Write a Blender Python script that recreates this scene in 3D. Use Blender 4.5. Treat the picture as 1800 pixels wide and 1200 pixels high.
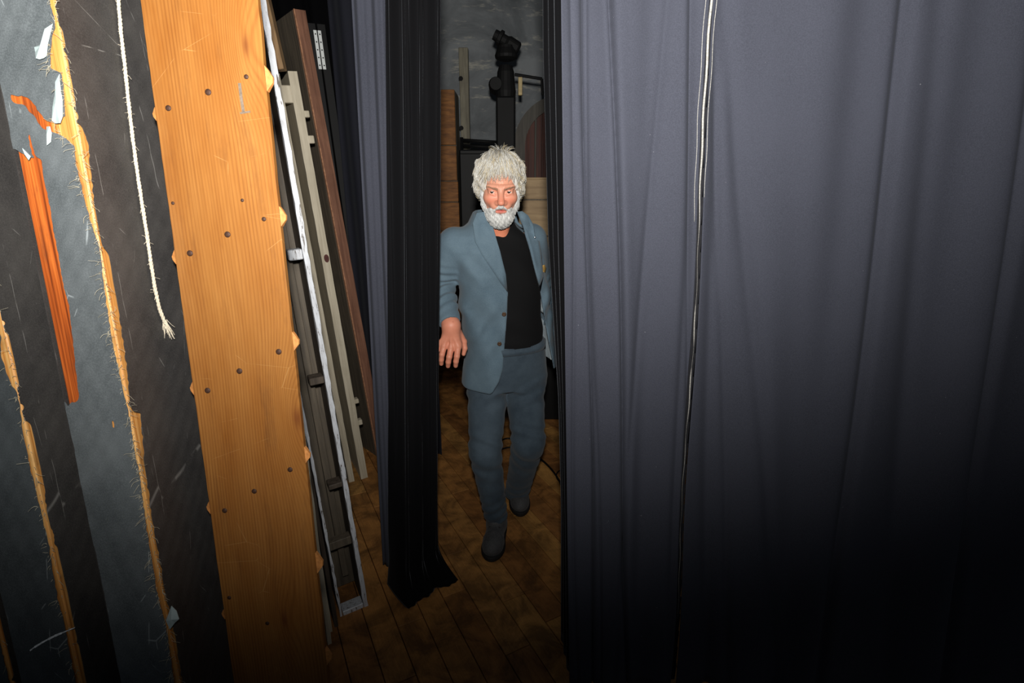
import bpy, math, random
import numpy as np
from mathutils import Vector, Matrix
from mathutils.bvhtree import BVHTree

for _o in list(bpy.data.objects):
    bpy.data.objects.remove(_o, do_unlink=True)
scene = bpy.context.scene
COL = scene.collection
random.seed(7)
RNG = np.random.default_rng(7)

# ------------------------------------------------------------------ camera
CAM_H = 1.66
FPX = 900.0
PITCH = math.radians(17.0)
cam_data = bpy.data.cameras.new('camera')
cam_data.sensor_width = 36.0
cam_data.lens = FPX / 1800.0 * 36.0
cam_data.clip_start = 0.05
cam = bpy.data.objects.new('camera', cam_data)
cam.location = (0, 0, CAM_H)
cam.rotation_euler = (math.pi / 2 - PITCH, 0, 0)
COL.objects.link(cam)
scene.camera = cam

# ------------------------------------------------------------------ world, lamp, exposure
world = bpy.data.worlds.new('world')
scene.world = world
world.use_nodes = True
_bg = world.node_tree.nodes['Background']
_bg.inputs['Color'].default_value = (0.75, 0.85, 1.0, 1)
_bg.inputs['Strength'].default_value = 0.04
# the photographer's flash, on top of the camera, its head tipped up
fl = bpy.data.lights.new('camera_flash', 'SPOT')
fl.energy = 300
fl.color = (1.0, 0.97, 0.93)
fl.spot_size = math.radians(173)
fl.spot_blend = 1.0
fl.shadow_soft_size = 0.035
flash = bpy.data.objects.new('camera_flash', fl)
flash.location = (0.0, -0.02, CAM_H + 0.17)
flash.rotation_euler = (math.radians(90 + 33), 0, math.radians(9))
COL.objects.link(flash)
vs = scene.view_settings
vs.view_transform = 'Standard'
vs.look = 'None'
vs.exposure = 0.0
vs.gamma = 1.0
vs.use_curve_mapping = False

# ------------------------------------------------------------------ geometry of the view, used to measure places
FWD = Vector((0, math.cos(PITCH), -math.sin(PITCH)))
UPV = Vector((0, math.sin(PITCH), math.cos(PITCH)))
CAMP = Vector((0, 0, CAM_H))
def ray(px, py):
    return Vector(((px - 900) / FPX, 0, 0)) + FWD + UPV * ((600 - py) / FPX)
def W(px, py, zc): return CAMP + ray(px, py) * zc
def WD(px, py, D):
    r = ray(px, py); return CAMP + r * (D / r.y)
def WF(px, py, z=0.0):
    r = ray(px, py); return CAMP + r * ((z - CAM_H) / r.z)
def PIX(P):
    d = np.asarray(P, float) - np.array(CAMP)
    f = d @ np.array(FWD); u = d @ np.array(UPV); x = d[..., 0]
    return 900 + FPX * x / f, 600 - FPX * u / f

# ------------------------------------------------------------------ object helpers
def tag(o, label=None, cat=None, group=None, kind=None):
    if label: o['label'] = label
    if cat: o['category'] = cat
    if group: o['group'] = group
    if kind: o['kind'] = kind
    return o
def empty(name, loc=(0, 0, 0), **k):
    o = bpy.data.objects.new(name, None)
    o.empty_display_size = 0.1
    o.location = loc
    COL.objects.link(o)
    o['_m'] = 0
    del o['_m']
    return tag(o, **k)
def base_m(o):
    """world matrix worked out from location/rotation up the parents"""
    m = o.matrix_basis.copy()
    return (base_m(o.parent) @ m) if o.parent else m
def mesh_obj(name, verts, faces, mats, parent=None, M=None, smooth=False, fm=None, **k):
    """verts in the frame M (world if None); linked as one mesh object under parent"""
    me = bpy.data.meshes.new(name)
    V = np.asarray(verts, float).reshape(-1, 3)
    if parent is not None and M is None:
        Mi = np.array(base_m(parent).inverted())
        V = V @ Mi[:3, :3].T + Mi[:3, 3]
    me.from_pydata(V.tolist(), [], faces if isinstance(faces, list) else faces.tolist())
    if not isinstance(mats, (list, tuple)): mats = [mats]
    for m in mats: me.materials.append(m)
    if fm is not None:
        me.polygons.foreach_set('material_index', np.asarray(fm, dtype=np.int32))
    if smooth:
        me.polygons.foreach_set('use_smooth', np.ones(len(me.polygons), dtype=bool))
    me.update()
    o = bpy.data.objects.new(name, me)
    COL.objects.link(o)
    if parent is not None:
        o.parent = parent
        if M is not None: o.matrix_basis = base_m(parent).inverted() @ M
    elif M is not None:
        o.matrix_basis = M
    return tag(o, **k)
class MB:
    """collects shapes for one mesh"""
    def __init__(s): s.v = []; s.f = []; s.fm = []
    def add(s, v, f, m=0):
        n = len(s.v); s.v += [tuple(p) for p in v]
        s.f += [tuple(i + n for i in q) for q in f]; s.fm += [m] * len(f); return s
    def box(s, x0, x1, y0, y1, z0, z1, bev=0.0, m=0, R=None):
        b = min(bev, (x1 - x0) * .45, (y1 - y0) * .45, (z1 - z0) * .45)
        if b <= 0:
            v = [(x, y, z) for x in (x0, x1) for y in (y0, y1) for z in (z0, z1)]
            f = [(0, 1, 3, 2), (4, 6, 7, 5), (0, 4, 5, 1), (2, 3, 7, 6), (0, 2, 6, 4), (1, 5, 7, 3)]
        else:
            v = []; f = []
            X = (x0, x1); Y = (y0, y1); Z = (z0, z1)
            idx = {}
            for i in (0, 1):
                for j in (0, 1):
                    for k in (0, 1):
                        sx = b if i == 0 else -b; sy = b if j == 0 else -b; sz = b if k == 0 else -b
                        idx[i, j, k, 0] = len(v); v.append((X[i], Y[j] + sy, Z[k] + sz))
                        idx[i, j, k, 1] = len(v); v.append((X[i] + sx, Y[j], Z[k] + sz))
                        idx[i, j, k, 2] = len(v); v.append((X[i] + sx, Y[j] + sy, Z[k]))
            g = lambda i, j, k, a: idx[i, j, k, a]
            for i in (0, 1): f.append((g(i,0,0,0), g(i,1,0,0), g(i,1,1,0), g(i,0,1,0))[::(1 if i else -1)])
            for j in (0, 1): f.append((g(0,j,0,1), g(1,j,0,1), g(1,j,1,1), g(0,j,1,1))[::(-1 if j else 1)])
            for k in (0, 1): f.append((g(0,0,k,2), g(1,0,k,2), g(1,1,k,2), g(0,1,k,2))[::(1 if k else -1)])
            for i in (0, 1):
                for j in (0, 1): f.append((g(i,j,0,0), g(i,j,1,0), g(i,j,1,1), g(i,j,0,1))[::(1 if i == j else -1)])
            for i in (0, 1):
                for k in (0, 1): f.append((g(i,0,k,0), g(i,1,k,0), g(i,1,k,2), g(i,0,k,2))[::(-1 if i == k else 1)])
            for j in (0, 1):
                for k in (0, 1): f.append((g(0,j,k,1), g(1,j,k,1), g(1,j,k,2), g(0,j,k,2))[::(1 if j == k else -1)])
            for i in (0, 1):
                for j in (0, 1):
                    for k in (0, 1):
                        f.append((g(i,j,k,0), g(i,j,k,1), g(i,j,k,2))[::(1 if (i + j + k) % 2 else -1)])
        if R is not None: v = [tuple(R @ Vector(p)) for p in v]
        return s.add(v, f, m)
    def tube(s, pts, rad, sides=6, m=0, cap=True):
        pts = [Vector(p) for p in pts]; n = len(pts)
        if not hasattr(rad, '__len__'): rad = [rad] * n
        ref = None; v = []
        for i in range(n):
            t = (pts[min(i + 1, n - 1)] - pts[max(i - 1, 0)])
            if t.length < 1e-9: t = Vector((0, 0, 1))
            t.normalize()
            if ref is None:
                ref = t.orthogonal().normalized()
            ref = (ref - t * ref.dot(t))
            if ref.length < 1e-6: ref = t.orthogonal()
            ref.normalize(); b = t.cross(ref)
            for k in range(sides):
                a = 2 * math.pi * k / sides
                v.append(pts[i] + (ref * math.cos(a) + b * math.sin(a)) * rad[i])
        f = []
        for i in range(n - 1):
            for k in range(sides):
                k2 = (k + 1) % sides
                f.append((i*sides+k, i*sides+k2, (i+1)*sides+k2, (i+1)*sides+k))
        if cap:
            f.append(tuple(range(sides))[::-1]); f.append(tuple((n-1)*sides+k for k in range(sides)))
        return s.add(v, f, m)
    def lathe(s, prof, M=None, n=20, m=0):
        """prof: (radius, z) from bottom to top about the z axis of M"""
        M = M or Matrix()
        v = []
        for (r, z) in prof:
            for k in range(n):
                a = 2*math.pi*k/n; v.append(M @ Vector((r*math.cos(a), r*math.sin(a), z)))
        f = []
        for i in range(len(prof)-1):
            for k in range(n):
                k2 = (k+1) % n; f.append((i*n+k, i*n+k2, (i+1)*n+k2, (i+1)*n+k))
        f.append(tuple(range(n))[::-1]); f.append(tuple((len(prof)-1)*n+k for k in range(n)))
        return s.add(v, f, m)
    def build(s, name, mats, parent=None, M=None, smooth=False, **k):
        fm = s.fm if any(s.fm) else None
        return mesh_obj(name, s.v, s.f, mats, parent, M, smooth, fm, **k)
def autosmooth(o, ang=40):
    me = o.data
    me.polygons.foreach_set('use_smooth', np.ones(len(me.polygons), dtype=bool))
    if hasattr(me, 'set_sharp_from_angle'): me.set_sharp_from_angle(angle=math.radians(ang))
    return o
def frame(org, u, v):
    """matrix with X=u, Z=v, Y=away from the viewer"""
    v = v.normalized(); u = (u - v * u.dot(v)).normalized(); y = v.cross(u)
    M = Matrix((( u.x, y.x, v.x, org.x), (u.y, y.y, v.y, org.y), (u.z, y.z, v.z, org.z), (0, 0, 0, 1)))
    return M
def hit_local(px, py, M, yplane=0.0):
    """where the view ray through a pixel meets the plane y=yplane of frame M, in M's own coordinates"""
    Mi = M.inverted(); o = Mi @ CAMP; d = Mi.to_3x3() @ ray(px, py)
    t = (yplane - o.y) / d.y
    return o + d * t

# ------------------------------------------------------------------ materials
def srgb(r, g, b):
    f = lambda c: (c/255/12.92) if c/255 <= 0.04045 else ((c/255+0.055)/1.055)**2.4
    return (f(r), f(g), f(b), 1)
class NT:
    def __init__(s, name, rough=0.7, spec=0.3):
        s.m = bpy.data.materials.new(name); s.m.use_nodes = True
        s.t = s.m.node_tree; s.b = s.t.nodes['Principled BSDF']
        s.b.inputs['Roughness'].default_value = rough
        s.b.inputs['Specular IOR Level'].default_value = spec
    def n(s, typ, **k):
        nd = s.t.nodes.new(typ)
        for a, b in k.items():
            if a in nd.bl_rna.properties: setattr(nd, a, b)
        return nd
    def link(s, a, b): s.t.links.new(a, b)
    def coord(s, kind='Object', scale=(1, 1, 1), loc=(0, 0, 0)):
        if kind == 'World': src = s.n('ShaderNodeNewGeometry').outputs['Position']
        else: src = s.n('ShaderNodeTexCoord').outputs[kind]
        mp = s.n('ShaderNodeMapping')
        mp.inputs['Scale'].default_value = scale; mp.inputs['Location'].default_value = loc
        s.link(src, mp.inputs['Vector']); return mp.outputs['Vector']
    def noise(s, vec, scale=5, detail=4, rough=0.55, dist=0.0):
        nd = s.n('ShaderNodeTexNoise')
        nd.inputs['Scale'].default_value = scale; nd.inputs['Detail'].default_value = detail
        nd.inputs['Roughness'].default_value = rough; nd.inputs['Distortion'].default_value = dist
        s.link(vec, nd.inputs['Vector']); return nd.outputs['Fac']
    def ramp(s, fac, stops):
        nd = s.n('ShaderNodeValToRGB'); e = nd.color_ramp.elements
        while len(e) < len(stops): e.new(0.5)
        for i, (p, c) in enumerate(stops):
            e[i].position = p; e[i].color = c if len(c) == 4 else (*c, 1)
        s.link(fac, nd.inputs['Fac']); return nd.outputs['Color']
    def mix(s, fac, a, b, mode='MIX'):
        nd = s.n('ShaderNodeMix'); nd.data_type = 'RGBA'; nd.blend_type = mode
        for sock, val in ((nd.inputs[0], fac), (nd.inputs[6], a), (nd.inputs[7], b)):
            if isinstance(val, (int, float)): sock.default_value = val
            elif isinstance(val, tuple): sock.default_value = val
            else: s.link(val, sock)
        return nd.outputs[2]
    def math(s, op, a, b=None, clamp=False):
        nd = s.n('ShaderNodeMath'); nd.operation = op; nd.use_clamp = clamp
        for i, val in enumerate((a, b)):
            if val is None: continue
            if isinstance(val, (int, float)): nd.inputs[i].default_value = val
            else: s.link(val, nd.inputs[i])
        return nd.outputs[0]
    def col(s, c):
        if isinstance(c, tuple): s.b.inputs['Base Color'].default_value = c
        else: s.link(c, s.b.inputs['Base Color'])
        return s
    def rough(s, r): s.link(r, s.b.inputs['Roughness']); return s
    def bump(s, h, strength=0.3, dist=0.002):
        nd = s.n('ShaderNodeBump'); nd.inputs['Strength'].default_value = strength
        nd.inputs['Distance'].default_value = dist
        s.link(h, nd.inputs['Height']); s.link(nd.outputs[0], s.b.inputs['Normal']); return s
    def sheen(s, w, r=0.4, tint=(1, 1, 1, 1)):
        s.b.inputs['Sheen Weight'].default_value = w; s.b.inputs['Sheen Roughness'].default_value = r
        s.b.inputs['Sheen Tint'].default_value = tint; return s
def simple(name, c, rough=0.6, var=0.25, scale=20, metal=0.0, spec=0.3, bump=0.0, kind='Object'):
    t = NT(name, rough, spec)
    v = t.coord(kind)
    nz = t.noise(v, scale, 5)
    d = tuple(x*(1-var) for x in c[:3]) + (1,); l = tuple(min(1, x*(1+var)) for x in c[:3]) + (1,)
    t.col(t.ramp(nz, [(0.3, d), (0.7, l)]))
    t.b.inputs['Metallic'].default_value = metal
    if bump: t.bump(nz, bump)
    return t.m
# ================================================================== materials of the setting
def floor_mat():
    t = NT('worn_stage_floor', 0.62, 0.25)
    v = t.coord('World')
    info = t.n('ShaderNodeObjectInfo').outputs['Random']
    base = t.ramp(info, [(0.0, srgb(190, 128, 70)), (0.35, srgb(222, 156, 84)), (0.7, srgb(240, 178, 98)), (1.0, srgb(200, 136, 76))])
    ob = t.coord('Object', (40, 3, 1))
    grain = t.noise(ob, 4, 6, 0.65)
    c1 = t.mix(t.math('MULTIPLY', grain, 0.6), base, srgb(70, 42, 24))
    wear = t.ramp(t.noise(v, 7.5, 8, 0.68, 0.6), [(0.40, (0, 0, 0)), (0.60, (1, 1, 1))])
    c2 = t.mix(t.math('MULTIPLY', wear, 0.6), c1, srgb(36, 26, 20))
    wear2 = t.ramp(t.noise(t.coord('World', (1, 1, 1), (3.1, 7.7, 0)), 2.3, 4, 0.6), [(0.42, (0, 0, 0)), (0.66, (1, 1, 1))])
    c3 = t.mix(t.math('MULTIPLY', wear2, 0.35), c2, srgb(40, 28, 20))
    t.col(c3); t.bump(grain, 0.35, 0.002); t.rough(t.ramp(grain, [(0.2, (.45,)*3), (0.8, (.75,)*3)]))
    return t.m
def plaster_mat(name, c, c2, c3):
    t = NT(name, 0.85, 0.15)
    v = t.coord('World')
    a = t.noise(v, 1.6, 7, 0.65, 0.8); b = t.noise(t.coord('World', (1.2, 1, 5)), 2.6, 6, 0.7)
    c1 = t.ramp(a, [(0.32, c2), (0.6, c)])
    cc = t.mix(t.ramp(b, [(0.56, (0, 0, 0)), (0.66, (1, 1, 1))]), c1, c3)
    t.col(cc); t.bump(a, 0.4, 0.01)
    return t.m
M_FLOOR = floor_mat()
M_SUB = simple('dark_subfloor', srgb(26, 20, 16), 0.9)
M_WALL = plaster_mat('stained_grey_plaster', srgb(142, 146, 148), srgb(96, 100, 102), srgb(176, 174, 164))
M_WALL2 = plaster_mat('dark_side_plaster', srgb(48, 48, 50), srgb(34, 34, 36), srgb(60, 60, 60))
M_BLACKM = simple('black_metal', srgb(9, 9, 9), 0.7, 0.3, 15, 0.0)
M_BLACKP = simple('black_paint', srgb(11, 11, 11), 0.6, 0.3, 9)

# ================================================================== floor, walls
floor = mesh_obj('floor', [(-3.2, -1.2, -.03), (3.2, -1.2, -.03), (3.2, 5.3, -.03), (-3.2, 5.3, -.03),
                           (-3.2, -1.2, -.2), (3.2, -1.2, -.2), (3.2, 5.3, -.2), (-3.2, 5.3, -.2)],
                 [(0, 1, 2, 3), (7, 6, 5, 4), (0, 4, 5, 1), (1, 5, 6, 2), (2, 6, 7, 3), (3, 7, 4, 0)], M_SUB,
                 label='dark brown wooden plank stage floor, worn and stained', kind='structure')
PA = math.radians(28)            # the planks run away to the left
pd = Vector((-math.sin(PA), math.cos(PA), 0)); pn = Vector((math.cos(PA), math.sin(PA), 0))
PWID = 0.105
plank_mesh = {}
def floor_plank_mesh(L):
    key = round(L, 2)
    if key not in plank_mesh:
        b = MB(); b.box(-PWID/2+.0015, PWID/2-.0015, -L/2+.0015, L/2-.0015, -.03, 0, .0016)
        me = bpy.data.meshes.new('floor_plank'); me.from_pydata(b.v, [], b.f); me.materials.append(M_FLOOR)
        plank_mesh[key] = me
    return plank_mesh[key]
rot = Matrix.Rotation(PA, 4, 'Z')
nplank = 0
for i in range(-32, 44):
    off = (i * 0.37) % 1.0
    d = -2.5 - off
    while d < 7.5:
        L = random.choice((0.6, 0.8, 1.0, 1.2))
        c = pn * (i * PWID) + pd * (d + L/2) + Vector((0.1, 0.9, 0))
        d += L
        if not (-1.25 < c.x < 1.7 and 0.25 < c.y < 5.2): continue
        if c.x > 1.0 and c.y > 3.0: continue
        if c.x < -0.95 and c.y < 1.2: continue
        o = bpy.data.objects.new('floor_plank', floor_plank_mesh(L)); COL.objects.link(o)
        o.parent = floor
        o.matrix_basis = Matrix.Translation(c + Vector((0, 0, random.uniform(-.0012, 0)))) @ rot @ Matrix.Rotation(random.choice((0, math.pi)), 4, 'Z')
        nplank += 1
print('floor planks', nplank)
b = MB(); b.box(-3.2, 3.2, 5.3, 5.5, -.2, 4.6)
b.build('wall_back', M_WALL, label='grey stained plaster back wall with pale streaks', kind='structure')
b = MB(); b.box(-3.4, -3.2, -1.2, 5.5, -.2, 4.6)
b.build('wall_left', M_WALL2, label='dark plaster side wall behind the stacked scenery', kind='structure')

# ================================================================== curtains
def cloth_mat(name, c, sheen, srough, rough=0.9, fleck=0.0):
    t = NT(name, rough, 0.12)
    v = t.coord('World')
    big = t.noise(v, 3.0, 4, 0.6)
    fine = t.noise(v, 420, 2, 0.5)
    k = lambda s: tuple(min(1, x*s) for x in c[:3]) + (1,)
    cc = t.ramp(big, [(0.3, k(.88)), (0.7, k(1.1))])
    cc = t.mix(t.ramp(fine, [(0.35, (0, 0, 0)), (0.65, (1, 1, 1))]), cc, k(1.22))
    if fleck:
        fl_ = t.ramp(t.noise(v, 160, 1, 0.4), [(0.83, (0, 0, 0)), (0.85, (1, 1, 1))])
        cc = t.mix(t.math('MULTIPLY', fl_, fleck), cc, srgb(150, 150, 155))
    t.col(cc); t.sheen(sheen, srough, (0.85, 0.9, 1.0, 1)); t.bump(fine, 0.25, 0.0008)
    return t.m
M_MATTE = cloth_mat('charcoal_stage_cloth', srgb(58, 60, 69), 0.03, 0.5, fleck=0.6)
M_VELVET = cloth_mat('black_velvet', srgb(8, 8, 10), 0.11, 0.26)
M_DRAPE = cloth_mat('dull_black_drape', srgb(34, 35, 42), 0.04, 0.4)
M_SELV = simple('pale_frayed_selvage', srgb(160, 158, 152), 0.9, 0.35, 300)

def fold(p0, p1, D, w, a):
    """a crease through two places on the cloth: (px,py) pairs measured on the photograph at distance D"""
    A = WD(*p0, D); B = WD(*p1, D)
    k = (B.x - A.x) / (B.z - A.z)
    return (A.x - k * A.z, k, w, a)
def curtain(name, edge0, edge1, ybase, folds, ns, nz, z0, z1, mat, parent=None, wave=(0.015, 0.21, 0.0), ripple=0.0, thick=0.0025, **k):
    """edge0/edge1(z) -> x of the two vertical edges, ybase(x,z) -> distance; folds displace it"""
    zs = np.linspace(z0, z1, nz); ss = np.linspace(0, 1, ns)
    Z, S = np.meshgrid(zs, ss, indexing='ij')
    E0 = np.array([edge0(z) for z in zs])[:, None]; E1 = np.array([edge1(z) for z in zs])[:, None]
    X = E0 + (E1 - E0) * S
    Y = ybase(X, Z)
    am, wl, ph = wave
    lean = 0.045 * (2.07 - Z)
    Y = Y + am * np.sin((X - lean) / wl * 2*np.pi + ph + 0.5*np.sin(Z*1.1))
    for (x0, kk, w, a) in folds:
        q = (X - (x0 + kk * Z + 0.006*np.sin(Z*3.1 + x0*40))) / w
        Y = Y + a * np.exp(-q*q)
    if ripple:
        Y = Y + ripple * (np.sin(X*61 + 3*np.sin(Z*1.7)) + 0.6*np.sin(X*113 + Z*2.2 + 1)) * 0.5
    V = np.stack([X, Y, Z], -1).reshape(-1, 3)
    idx = np.arange(ns*nz).reshape(nz, ns)
    F = np.stack([idx[:-1, :-1], idx[:-1, 1:], idx[1:, 1:], idx[1:, :-1]], -1).reshape(-1, 4)
    o = mesh_obj(name, V, F, mat, parent, smooth=True, **k)
    md = o.modifiers.new('thickness', 'SOLIDIFY'); md.thickness = thick; md.offset = 1
    return o
ZT = 4.3
RD = 1.345
leanx = lambda z: 0.043 * (2.07 - z)
rbase = lambda X, Z: RD + 0.03*np.exp(-((X-.16)/.06)**2) - 0.03*np.clip(X-.5, 0, 2)
fa = [fold((1003, 0), (1012, 900), RD, .006, .006), fold((1030, 0), (1040, 800), RD, .006, .014),
      fold((1037, 100), (1050, 800), RD, .004, .006), fold((1075, 0), (1092, 700), RD, .007, .018), fold((1085, 0), (1102, 700), RD, .02, -.008),
      fold((1150, 0), (1135, 560), RD, .03, .006), fold((1135, 450), (1115, 700), RD, .01, .006), fold((1218, 0), (1200, 900), RD, .008, .010), fold((1205, 380), (1190, 800), RD, .012, .009)]
cur_a = curtain('stage_curtain', lambda z: .112 + leanx(z), lambda z: .449 + leanx(z)*1.12 + .004*math.sin(z*6),
        rbase, fa, 150, 110, .006, ZT, M_MATTE, wave=(.006, .16, .4),
        label='charcoal cloth stage curtain panel beside the man, on the gap side of the pale seam', cat='curtain', group='charcoal stage curtain panels')
fb = [fold((1262, 0), (1245, 900), RD, .02, .012), fold((1283, 0), (1330, 700), RD, .02, .012), fold((1262, 200), (1275, 900), RD, .012, .008),
      fold((1588, 0), (1498, 700), RD, .016, .022), fold((1560, 0), (1470, 700), RD, .05, -.012), fold((1640, 0), (1585, 700), RD, .03, .010),
      fold((1812, 0), (1725, 640), RD, .02, .026), fold((1775, 0), (1690, 640), RD, .06, -.016), fold((1400, 0), (1385, 700), RD, .05, .008), fold((1470, 0), (1420, 700), RD, .05, -.008)]
cur_b = curtain('stage_curtain', lambda z: .462 + leanx(z)*1.12 + .004*math.sin(z*6), lambda z: 2.3,
        lambda X, Z: rbase(X, Z), fb, 420, 110, .006, ZT, M_MATTE, wave=(.010, .27, .8),
        label='wide charcoal cloth stage curtain panel filling the far right side', cat='curtain', group='charcoal stage curtain panels')
def selvage(name, xoff, r, yoff, parent, z0=.05, breaks=None, mat=M_SELV, tab=None):
    b = MB(); pts = []; rr = []
    z = ZT
    while z > z0:
        x = .455 + leanx(z)*1.12 + .004*math.sin(z*6) + xoff
        pts.append((x + .0012*math.sin(z*37), rbase(np.array(x), 0) + yoff, z)); z -= .03
        k = 1.0 if breaks is None else (0.35 + 0.65*max(0, math.sin(z*breaks)))
        rr.append(r * (k if tab is None else max(.05, float(np.interp(z, [q[0] for q in tab], [q[1] for q in tab])))))
    b.tube(pts, rr, 5)
    return b.build(name, mat, parent, smooth=True)
selvage('selvage', -.0045, .0030, -.014, cur_a, .3, tab=[(.3, .1), (.6, .25), (.62, .05), (.9, .3), (.95, .05), (1.05, .6), (1.12, .7), (1.14, .1), (1.22, .1), (1.24, .6), (1.31, .55), (1.33, .1), (1.5, .15), (1.56, .45), (1.7, .9), (2.2, 1.2)])
selvage('stitched_hem', -.0155, .0008, -.008, cur_a, 1.55)
selvage('selvage', .010, .0008, -.006, cur_b, 1.62)
M_DARKSEAM = simple('dark_seam_tape', srgb(30, 30, 34), 0.9, 0.2, 80)
b = MB()
for i in range(60):
    z = .02 + i*.07
    x = .455 + leanx(z)*1.12 + .004*math.sin(z*6)
    b.box(x-.008, x+.010, RD+.012, RD+.016, z, z+.07)
b.build('seam_tape', M_DARKSEAM, cur_b)
# velvet turned back along the leading edge
def back_edge(name, e0, e1, parent):
    nz, ns = 90, 26
    V = []
    for i in range(nz):
        z = .006 + (ZT-.006)*i/(nz-1)
        a = e0(z); c = e1(z)
        for j in range(ns):
            s = j/(ns-1)
            x = a[0] + (c[0]-a[0])*s; y = a[1] + (c[1]-a[1])*s
            V.append((x + .004*math.sin(s*19) , y + .004*math.sin(s*15+1), z))
    idx = np.arange(nz*ns).reshape(nz, ns)
    F = np.stack([idx[:-1, :-1], idx[1:, :-1], idx[1:, 1:], idx[:-1, 1:]], -1).reshape(-1, 4)
    o = mesh_obj(name, V, F, M_VELVET, parent, smooth=True)
    md = o.modifiers.new('thickness', 'SOLIDIFY'); md.thickness = .003; md.offset = 0
    return o
back_edge('turned_edge', lambda z: (.115 + leanx(z), RD+.03), lambda z: (.118 + .07*(2.07-z)/2.07*0.75 - .034*min(1, max(0, (z-.6)/1.4)) + .02*min(1, max(0, (1.5-z)/.5)), RD+.20), cur_a)

# the curtain on the other side of the gap: velvet fall in front, charcoal fall behind
def vel_plan(s, z):
    """s 0..1 from the left to the gap"""
    t = (2.07 - z) / 2.07
    xl = -.366 - .115*t; yl = 1.70 - .03*t
    xr = -.223 - .094*t; yr = 1.83 + .03*t
    puddle = max(0, 1 - z/.17)**1.6
    xr += .085*puddle; yr -= .02*puddle; xl -= .0*puddle; yl -= .02*puddle
    x = xl + (xr-xl)*s; y = yl + (yr-yl)*s
    n = Vector((-(yr-yl), xr-xl)).normalized()
    w = (1 - .6*max(0, 1-z/.3))*(.017*math.sin(s*2*math.pi*3.3 + .7*math.sin(z*1.3)) + .006*math.sin(s*2*math.pi*9.3 + z*.8) + .004*math.sin(s*31+z*2.7))
    if puddle: w += .010*puddle*math.sin(s*9+2)
    x += n.x*w; y += n.y*w
    k = max(0, 1 - s/.22)**1.5 * max(0, 1 - z/.9)
    return x - .055*k, y + .16*k
def plan_curtain(name, plan, ns, nz, z0, mat, parent=None, **k):
    V = []
    for i in range(nz):
        q = i/(nz-1); z = z0 + (ZT - z0)*q**1.35
        for j in range(ns):
            x, y = plan(j/(ns-1), z); V.append((x, y, z))
    idx = np.arange(nz*ns).reshape(nz, ns)
    F = np.stack([idx[:-1, :-1], idx[:-1, 1:], idx[1:, 1:], idx[1:, :-1]], -1).reshape(-1, 4)
    o = mesh_obj(name, V, F, mat, parent, smooth=True, **k)
    md = o.modifiers.new('thickness', 'SOLIDIFY'); md.thickness = .003; md.offset = 0
    return o
plan_curtain('velvet_curtain', vel_plan, 120, 90, .006, M_VELVET,
             label='narrow black velvet curtain hanging beside the man, its hem bunched on the floor', cat='curtain')
def grey_plan(s, z):
    t = (2.07 - z) / 2.07
    xl = -.532 - .055*t; xr = -.30 - .10*t
    return xl + (xr-xl)*s, 1.93 - .05*s + .006*math.sin(s*26 + z*.6) + .004*math.sin(s*47)
plan_curtain('charcoal_curtain', grey_plan, 70, 50, .006, M_MATTE,
             label='charcoal grey cloth curtain showing as a lit strip behind the black velvet', cat='curtain')
def dark_plan(s, z):
    x = -1.01 + .56*s - .0*(2.07-z)
    return x, 3.20 - .30*s + .03*math.sin(s*21 + .3*z)
plan_curtain('dark_drape', dark_plan, 70, 40, .006, M_DRAPE,
             label='dull black drape hanging further back between brown panel and lit strip', cat='curtain')
def far_plan(s, z):
    x = -2.6 + 1.75*s
    return x, 4.45 - .1*s + .04*math.sin(s*45 + .3*z)
plan_curtain('far_drape', far_plan, 140, 24, .006, M_VELVET,
             label='black drape far behind the leaning scenery panels', cat='curtain')
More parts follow.
